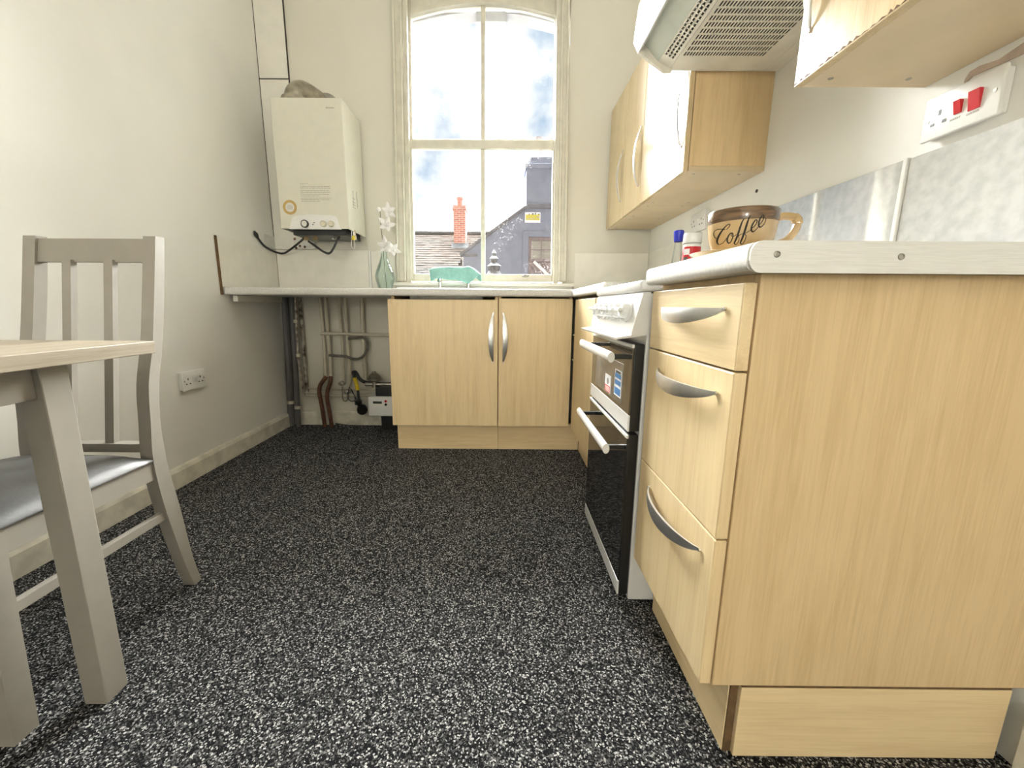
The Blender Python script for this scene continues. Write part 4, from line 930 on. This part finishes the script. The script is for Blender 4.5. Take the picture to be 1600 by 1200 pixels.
for k, (z0_, z1_, a0_, a1_) in enumerate(((.110, .132, 195, 235), (.090, .102, 190, 225))):
    m = MB(); aa = [math.radians(a0_+(a1_-a0_)*i/6) for i in range(7)]
    m.sheet([[(jx+.0331*math.cos(a), jy+.0331*math.sin(a), ZT+z) for a in aa] for z in (z0_, z1_)]); m.build('label_print', 'sticker_white' if k == 0 else 'ink', jr)

# ------------------------------------------------------------------ chair
ch = thing('dining_chair', 'taupe painted dining chair with a grey padded seat and slatted back', 'chair', (-1.075, .85, 0))
back = [(.0, 1.072, 1.098), (.10, 1.046, 1.078), (.26, 1.016, 1.060), (.354, 1.004, 1.046), (.43, 1.001, 1.040), (.51, 1.010, 1.040), (.61, 1.022, 1.055), (.72, 1.054, 1.086), (.87, 1.086, 1.118), (.984, 1.109, 1.138)]
def spl(z, k):
    for a, b in zip(back, back[1:]):
        if a[0] <= z <= b[0]:
            t = (z-a[0])/(b[0]-a[0]); return a[k]+(b[k]-a[k])*t
    return back[-1][k]
bz = bezier([Vector(b) for b in back], 4)
CX0, CX1 = -1.247, -.903
for x0, x1 in ((CX0, CX0+.032), (CX1-.032, CX1)):
    m = MB(); m.loft([[(x0, q.y, q.x), (x1, q.y, q.x), (x1, q.z, q.x), (x0, q.z, q.x)] for q in bz])
    m.build('back_leg', 'chair_paint', ch, True, angle=30)
for x0, x1 in ((CX0, CX0+.040), (CX1-.042, CX1-.002)):
    m = MB(); m.loft([[(x0+.006*(1-f), .620+.02*f, .405*f), (x1, .620+.02*f, .405*f), (x1, .662+.016*f, .405*f), (x0+.006*(1-f), .662+.016*f, .405*f)] for f in (0, .25, .5, .75, 1)])
    m.build('front_leg', 'chair_paint', ch)
m = MB()
for z0, z1 in ((.918, .978),):
    y0 = spl(.945, 1)
    m.prism([(spl(z0, 1)+.006, z0), (spl(z0, 2)-.004, z0), (spl(z1, 2)-.004, z1), (spl(z1, 1)+.006, z1)], 'X', CX0+.0325, CX1-.0325)
m.build('top_rail', 'chair_paint', ch)
m = MB(); m.prism([(1.006, .434), (1.034, .434), (1.034, .456), (1.006, .456)], 'X', CX0+.0325, CX1-.0325); m.build('lower_rail', 'chair_paint', ch)
for xc in (-1.129, -1.021):
    m = MB(); m.loft([[(xc-.013, 1.014+.080*f, .455+.468*f), (xc+.010, 1.014+.080*f, .455+.468*f), (xc+.010, 1.030+.080*f, .455+.468*f), (xc-.013, 1.030+.080*f, .455+.468*f)] for f in (0, 1)]); m.build('slat', 'chair_paint', ch)
m = MB(); m.box(CX0+.002, CX0+.022, .663, 1.0, .362, .412); m.box(CX1-.024, CX1-.004, .663, 1.0, .362, .412); m.box(CX0+.022, CX1-.024, .645, .667, .362, .412); m.box(CX0+.022, CX1-.024, 1.008, 1.028, .362, .412); m.build('seat_frame', 'chair_paint', ch)
# padded seat
rows = []; nx_, ny_ = 14, 14
def seatz(a, b): return .416+.030*(max(0, 1-abs(a)**5)*max(0, 1-abs(b)**5))**.5
m = MB(); tv = [[(CX0-.006+(CX1-CX0+.008)*i/nx_, .628+(1.000-.628)*j/ny_, seatz(2*i/nx_-1, 2*j/ny_-1)) for i in range(nx_+1)] for j in range(ny_+1)]
m.sheet(tv); ex = bmesh.ops.extrude_face_region(m.bm, geom=m.bm.faces[:])
for v in ex['geom']:
    if isinstance(v, bmesh.types.BMVert): v.co.z = .4125
m.build('seat_pad', 'chair_seat', ch, True, label='charcoal padded seat', angle=70)
for x in (CX0+.014, CX1-.014):
    m = MB(); m.box(x-.008, x+.008, .660, 1.030, .240, .262, .001); m.build('stretcher', 'chair_paint', ch)

# ------------------------------------------------------------------ table
tb = thing('dining_table', 'dining table with a washed oak top and taupe painted legs', 'table', (-1.12, .28, 0))
TX0, TX1, TY0, TY1, TZ = XL+.012, -.7835, -.36, .919, .7305
m = MB(); m.box(TX0, TX1, TY0, TY1, TZ-.027, TZ, .0015); m.build('tabletop', 'table_oak', tb)
for x0, x1 in ((-.858, -.812), (-1.435, -1.389)):
    for y0, y1 in ((.704, .753), (-.25, -.201)):
        m = MB(); m.box(x0, x1, y0, y1, 0, TZ-.0275, .002); m.build('leg', 'chair_paint', tb)
m = MB(); m.box(-.842, -.823, -.20, .703, .645, TZ-.0275, .001); m.build('apron', 'chair_paint', tb)
m = MB(); m.box(-1.424, -1.405, -.20, .703, .645, TZ-.0275, .001); m.build('apron', 'chair_paint', tb)
m = MB(); m.box(-1.388, -.859, .718, .738, .645, TZ-.0275, .001); m.build('apron', 'chair_paint', tb)
m = MB(); m.box(-1.388, -.859, -.235, -.215, .645, TZ-.0275, .001); m.build('apron', 'chair_paint', tb)

# ------------------------------------------------------------------ outside the window
GZ = -3.2
m = MB(); m.box(-40, 40, 3.5, 70, GZ-.2, GZ); g0 = m.build('street_ground', 'street'); g0['kind'] = 'structure'
# tiled roof house with brick chimney, ridge along X at Y=18
hs = thing('house', 'house with a pale weathered tiled roof beyond the window', 'building', (-3, 17, GZ))
RY, RZ, EY, EZ = 18.0, 3.85, 14.6, .9
m = MB(); m.box(-11, 4, EY+.35, 2*RY-EY-.35, GZ, EZ+.15); m.build('walls', 'red_brick', hs)
m = MB(); m.prism([(EY, EZ), (RY, RZ-.06), (2*RY-EY, EZ), (2*RY-EY, EZ-.1), (RY, RZ-.18), (EY, EZ-.1)], 'X', -11.2, 4.2); m.build('roof_deck', 'ridge_tile', hs)
sl = Vector((0, RY-EY, RZ-EZ)); Ls = sl.length; sd_ = sl.normalized(); sn = Vector((0, -sd_.z, sd_.y))
m = MB(); nr = 30; tw = .30
for r in range(nr):
    s0 = Ls*r/nr; n_ = int(9.4/tw)
    for c in range(n_):
        x0 = -7.4 + c*tw + (tw/2 if r % 2 else 0); x1 = x0+tw*.97
        a0 = Vector((0, EY, EZ-.05))+sd_*s0+sn*random.uniform(.016, .030); a1 = Vector((0, EY, EZ-.05))+sd_*(s0+Ls/nr*1.15)+sn*.006
        V = [m.bm.verts.new(p) for p in ((x0, a0.y, a0.z), (x1, a0.y, a0.z), (x1, a1.y, a1.z), (x0, a1.y, a1.z), (x0, a0.y+.01, a0.z-.02), (x1, a0.y+.01, a0.z-.02))]
        m.bm.faces.new((V[0], V[1], V[2], V[3])); m.bm.faces.new((V[4], V[5], V[1], V[0]))
so_ = m.build('roof_tiles', 'slate', hs); so_['kind'] = 'stuff'
for i in range(24):
    x = -7.4+i*.4; m = MB(); m.prism([(RY-.13, RZ-.09), (RY-.08, RZ+.0), (RY, RZ+.035), (RY+.08, RZ), (RY+.13, RZ-.09)], 'X', x+.006, x+.394); m.build('ridge_tile', 'ridge_tile', hs)
CHY = 17.5; chx = -1.845*CHY/18
s_ = CHY/18
m = MB(); m.box(chx-.245*s_, chx+.245*s_, CHY-.23, CHY+.23, 2.3, H+(4.66-H)*s_); ck2 = m.build('chimney_stack', 'red_brick', hs)
zt_ = H+(4.66-H)*s_
m = MB(); m.box(chx-.275*s_, chx+.275*s_, CHY-.26, CHY+.26, zt_, zt_+.09, .004); m.box(chx-.255*s_, chx+.255*s_, CHY-.24, CHY+.24, zt_+.09, zt_+.17, .004); m.build('oversailing_courses', 'red_brick', ck2)
m = MB(); m.lathe([(.13, .17), (.125, .2), (.115, .44), (.135, .46), (.135, .50), (.1, .50), (.1, .3)], (chx, CHY, zt_), 18); m.build('chimney_pot', 'clay_pot', ck2, True)
m = MB(); m.prism([(CHY-.36, 3.09), (CHY-.225, 3.30), (CHY-.225, 3.20)], 'X', chx-.34, chx+.34); m.build('lead_flashing', 'lead', ck2)
# rendered gable building
gb = thing('gable_building', 'blue-grey rendered gable building with a tall chimney stack', 'building', (1.5, 13.5, GZ))
GY = 12.0
def gp(u, v): p = at(u, v, 'Y', GY); return (p.x, p.z)
wl = [gp(724, 397), gp(824, 325), gp(863, 325)]
gx1 = 3.4
# wall with an opening for its window
wx0, wz1 = gp(826, 370)[0], gp(826, 370)[1]; wx1, wz0 = wx0+1.05, wz1-1.15
lx, lz = wl[0]; tx_, tz_ = wl[1]
m = MB()
def topz(x): return lz+(tz_-lz)*(x-lx)/(tx_-lx) if x < tx_ else tz_
m.prism([(lx, GZ), (wx0, GZ), (wx0, topz(wx0)), (tx_, tz_), (lx, lz)], 'Y', GY, GY+.3)
m.prism([(wx0, GZ), (wx1, GZ), (wx1, wz0), (wx0, wz0)], 'Y', GY, GY+.3)
m.prism([(wx0, wz1), (wx1, wz1), (wx1, tz_), (wx0, topz(wx0))], 'Y', GY, GY+.3)
m.prism([(wx1, GZ), (gx1, GZ), (gx1, tz_), (wx1, tz_)], 'Y', GY, GY+.3)
gw = m.build('gable_wall', 'render_grey', gb)
m = MB(); m.box(lx+.02, gx1, GY+.3, GY+2.4, GZ, lz-.25); m.build('body', 'render_grey', gb)
m = MB(); ln = Vector((tx_-lx, 0, tz_-lz)).normalized(); up_ = Vector((-ln.z, 0, ln.x))
a = Vector((lx, 0, lz))-ln*.1; b = Vector((tx_, 0, tz_))
m.prism([(a.x, a.z), (b.x, b.z), (b.x+up_.x*.07, b.z+up_.z*.07), (a.x+up_.x*.07, a.z+up_.z*.07)], 'Y', GY-.06, GY+.34); m.build('coping', 'coping', gb)
m = MB(); m.box(tx_-.02, gx1, GY-.06, GY+.34, tz_-.01, tz_+.10, .01); m.build('shoulder_coping', 'coping', gb)
kx, kz = gp(823, 262)
m = MB(); m.box(kx, kx+1.5, GY, GY+.7, tz_+.10, kz-.02); kc = m.build('chimney_stack', 'render_grey', gb)
m = MB(); m.box(kx-.05, kx+1.55, GY-.05, GY+.75, kz-.02, kz+.10, .01); m.prism([(kx, kz+.10), (kx+1.5, kz+.10), (kx+1.42, kz+.27), (kx+.10, kz+.27)], 'Y', GY+.02, GY+.68); m.build('stack_cap', 'render_grey', kc)
for q in (.33, .78, 1.2):
    m = MB(); m.lathe([(.16, .25), (.15, .32), (.125, .75), (.15, .80), (.15, .86), (.11, .86), (.11, .6)], (kx+q, GY+.35, kz), 18); m.build('chimney_pot', 'pale_pot', kc, True)
m = MB(); sx0, sz0 = gp(742, 427); m.box(lx-.03, lx+.40, GY-.03, GY+.0, lz-.07, lz+.0, .004); m.build('string_course', 'coping', gb)
# raised surround and timber window
x0, z0 = gp(817, 361)
m = MB(); m.box(x0, wx0, GY-.03, GY, wz0-.3, z0, .004); m.box(wx0, wx1+.1, GY-.03, GY, wz1, z0, .004); m.build('window_surround', 'render_grey', gb)
m = MB(); fw = .055
m.box(wx0, wx0+.09, GY+.05, GY+.14, wz0, wz1); m.box(wx1-.09, wx1, GY+.05, GY+.14, wz0, wz1); m.box(wx0+.09, wx1-.09, GY+.05, GY+.14, wz1-.09, wz1); m.box(wx0+.09, wx1-.09, GY+.05, GY+.14, wz0, wz0+.09); m.box(wx0+.09, wx1-.09, GY+.04, GY+.14, wz1-.66, wz1-.58)
gwn = m.build('window', 'timber_brown', gb)
m = MB(); xm_ = wx0+.09+.28
m.box(xm_-.012, xm_+.012, GY+.06, GY+.10, wz1-.58, wz1-.09); m.box(xm_+.28-.012, xm_+.28+.012, GY+.06, GY+.10, wz1-.58, wz1-.09); m.box(wx0+.09, wx1-.09, GY+.06, GY+.10, wz1-.345, wz1-.32); m.build('glazing_bar', 'timber_brown', gwn)
for c in range(3):
    for r in range(2):
        x_ = wx0+.09+.28*c; z_ = wz1-.09-.245*r; m = MB(); m.box(x_+.012, min(x_+.268, wx1-.09), GY+.085, GY+.09, z_-.225, z_-.0); m.build('pane', 'clean_glass', gwn)
m = MB(); m.box(wx0+.09, wx1-.09, GY+.16, GY+.18, wz1-.60, wz1-.05); m.build('blind', 'curtain', gwn)
m = MB(); m.box(wx0+.09, wx1-.09, GY+.16, GY+.18, wz0, wz1-.60); m.build('dark_board', 'timber_brown', gwn)
m = MB(); a = Vector((wx0+.16, GY+.03, wz1-.66)); b = Vector((wx0+.60, GY+.03, wz1-1.05)); m.tube([a, b], .045, 8); m.build('diagonal_strut', 'gloss_white', gwn, True)
# sign
x0, z0 = gp(820, 348); x1, z1 = gp(844.5, 332)
sg = thing('wall_sign', 'white and yellow sign on the grey gable', 'sign', ((x0+x1)/2, GY-.03, z0))
m = MB(); m.box(x0, x1, GY-.031, GY-.001, z0, z1, .012, 2); sb = m.build('board', 'sticker_white', sg)
m = MB(); m.box(x0+.02, x1-.02, GY-.035, GY-.0305, z0+.06, z0+.205, .002); m.build('yellow_band', 'sign_yellow', sg)
m = MB()
for k in range(4): xx = x0+.10+.085*k; m.box(xx, xx+.035+.02*(k % 2), GY-.034, GY-.0305, z1-.065, z1-.04+.012*(k % 3))
m.build('print_mark', 'ink', sg)
m = MB(); m.box(x1-.10, x1-.03, GY-.038, GY-.0345, z0+.12, z0+.16)
for k in range(5): m.box(x0+.05+.055*k, x0+.085+.055*k, GY-.038, GY-.0345, z0+.085, z0+.10+.02*(k % 2))
m.build('print_mark', 'ink_grey', sg)
# stepped turret finial and gutter bracket in front of the gable
p = at(772, 427, 'Y', 10.5)
ft = thing('turret_finial', 'small tiered lead turret top in front of the grey gable', 'finial', (p.x, 10.5, GZ))
def fr(u0, u1): return abs(at(u1, 410, 'Y', 10.5).x-at(u0, 410, 'Y', 10.5).x)/2
zz = lambda v: at(772, v, 'Y', 10.5).z
z_b = zz(430)
m = MB(); m.lathe([(.20, GZ-z_b), (.20, 0), (.13, zz(423)-z_b), (.13, zz(417)-z_b), (.18, zz(416)-z_b), (.10, zz(412)-z_b), (.085, zz(411)-z_b), (.085, zz(405)-z_b), (.115, zz(404.5)-z_b), (.055, zz(400)-z_b), (.045, zz(397)-z_b), (.06, zz(396)-z_b), (.02, zz(391)-z_b), (0, zz(389)-z_b)], (p.x, 10.5, z_b), 12); m.build('tiers', 'lead', ft)
m = MB()
for k in range(10):
    an = 2*math.pi*k/10; x, y = p.x+.132*math.cos(an), 10.5+.132*math.sin(an); m.box(x-.012, x+.012, y-.012, y+.012, zz(422.5), zz(417.3))
m.build('baluster_ring', 'coping', ft)
m = MB(); q = at(722, 410, 'Y', GY); m.box(q.x-.10, q.x+.005, GY-.05, GY+.05, q.z-.09, q.z, .01); m.box(q.x-.05, q.x, GY-.04, GY+.04, q.z, q.z+.08, .01); m.build('gutter_bracket', 'black_metal', gb)
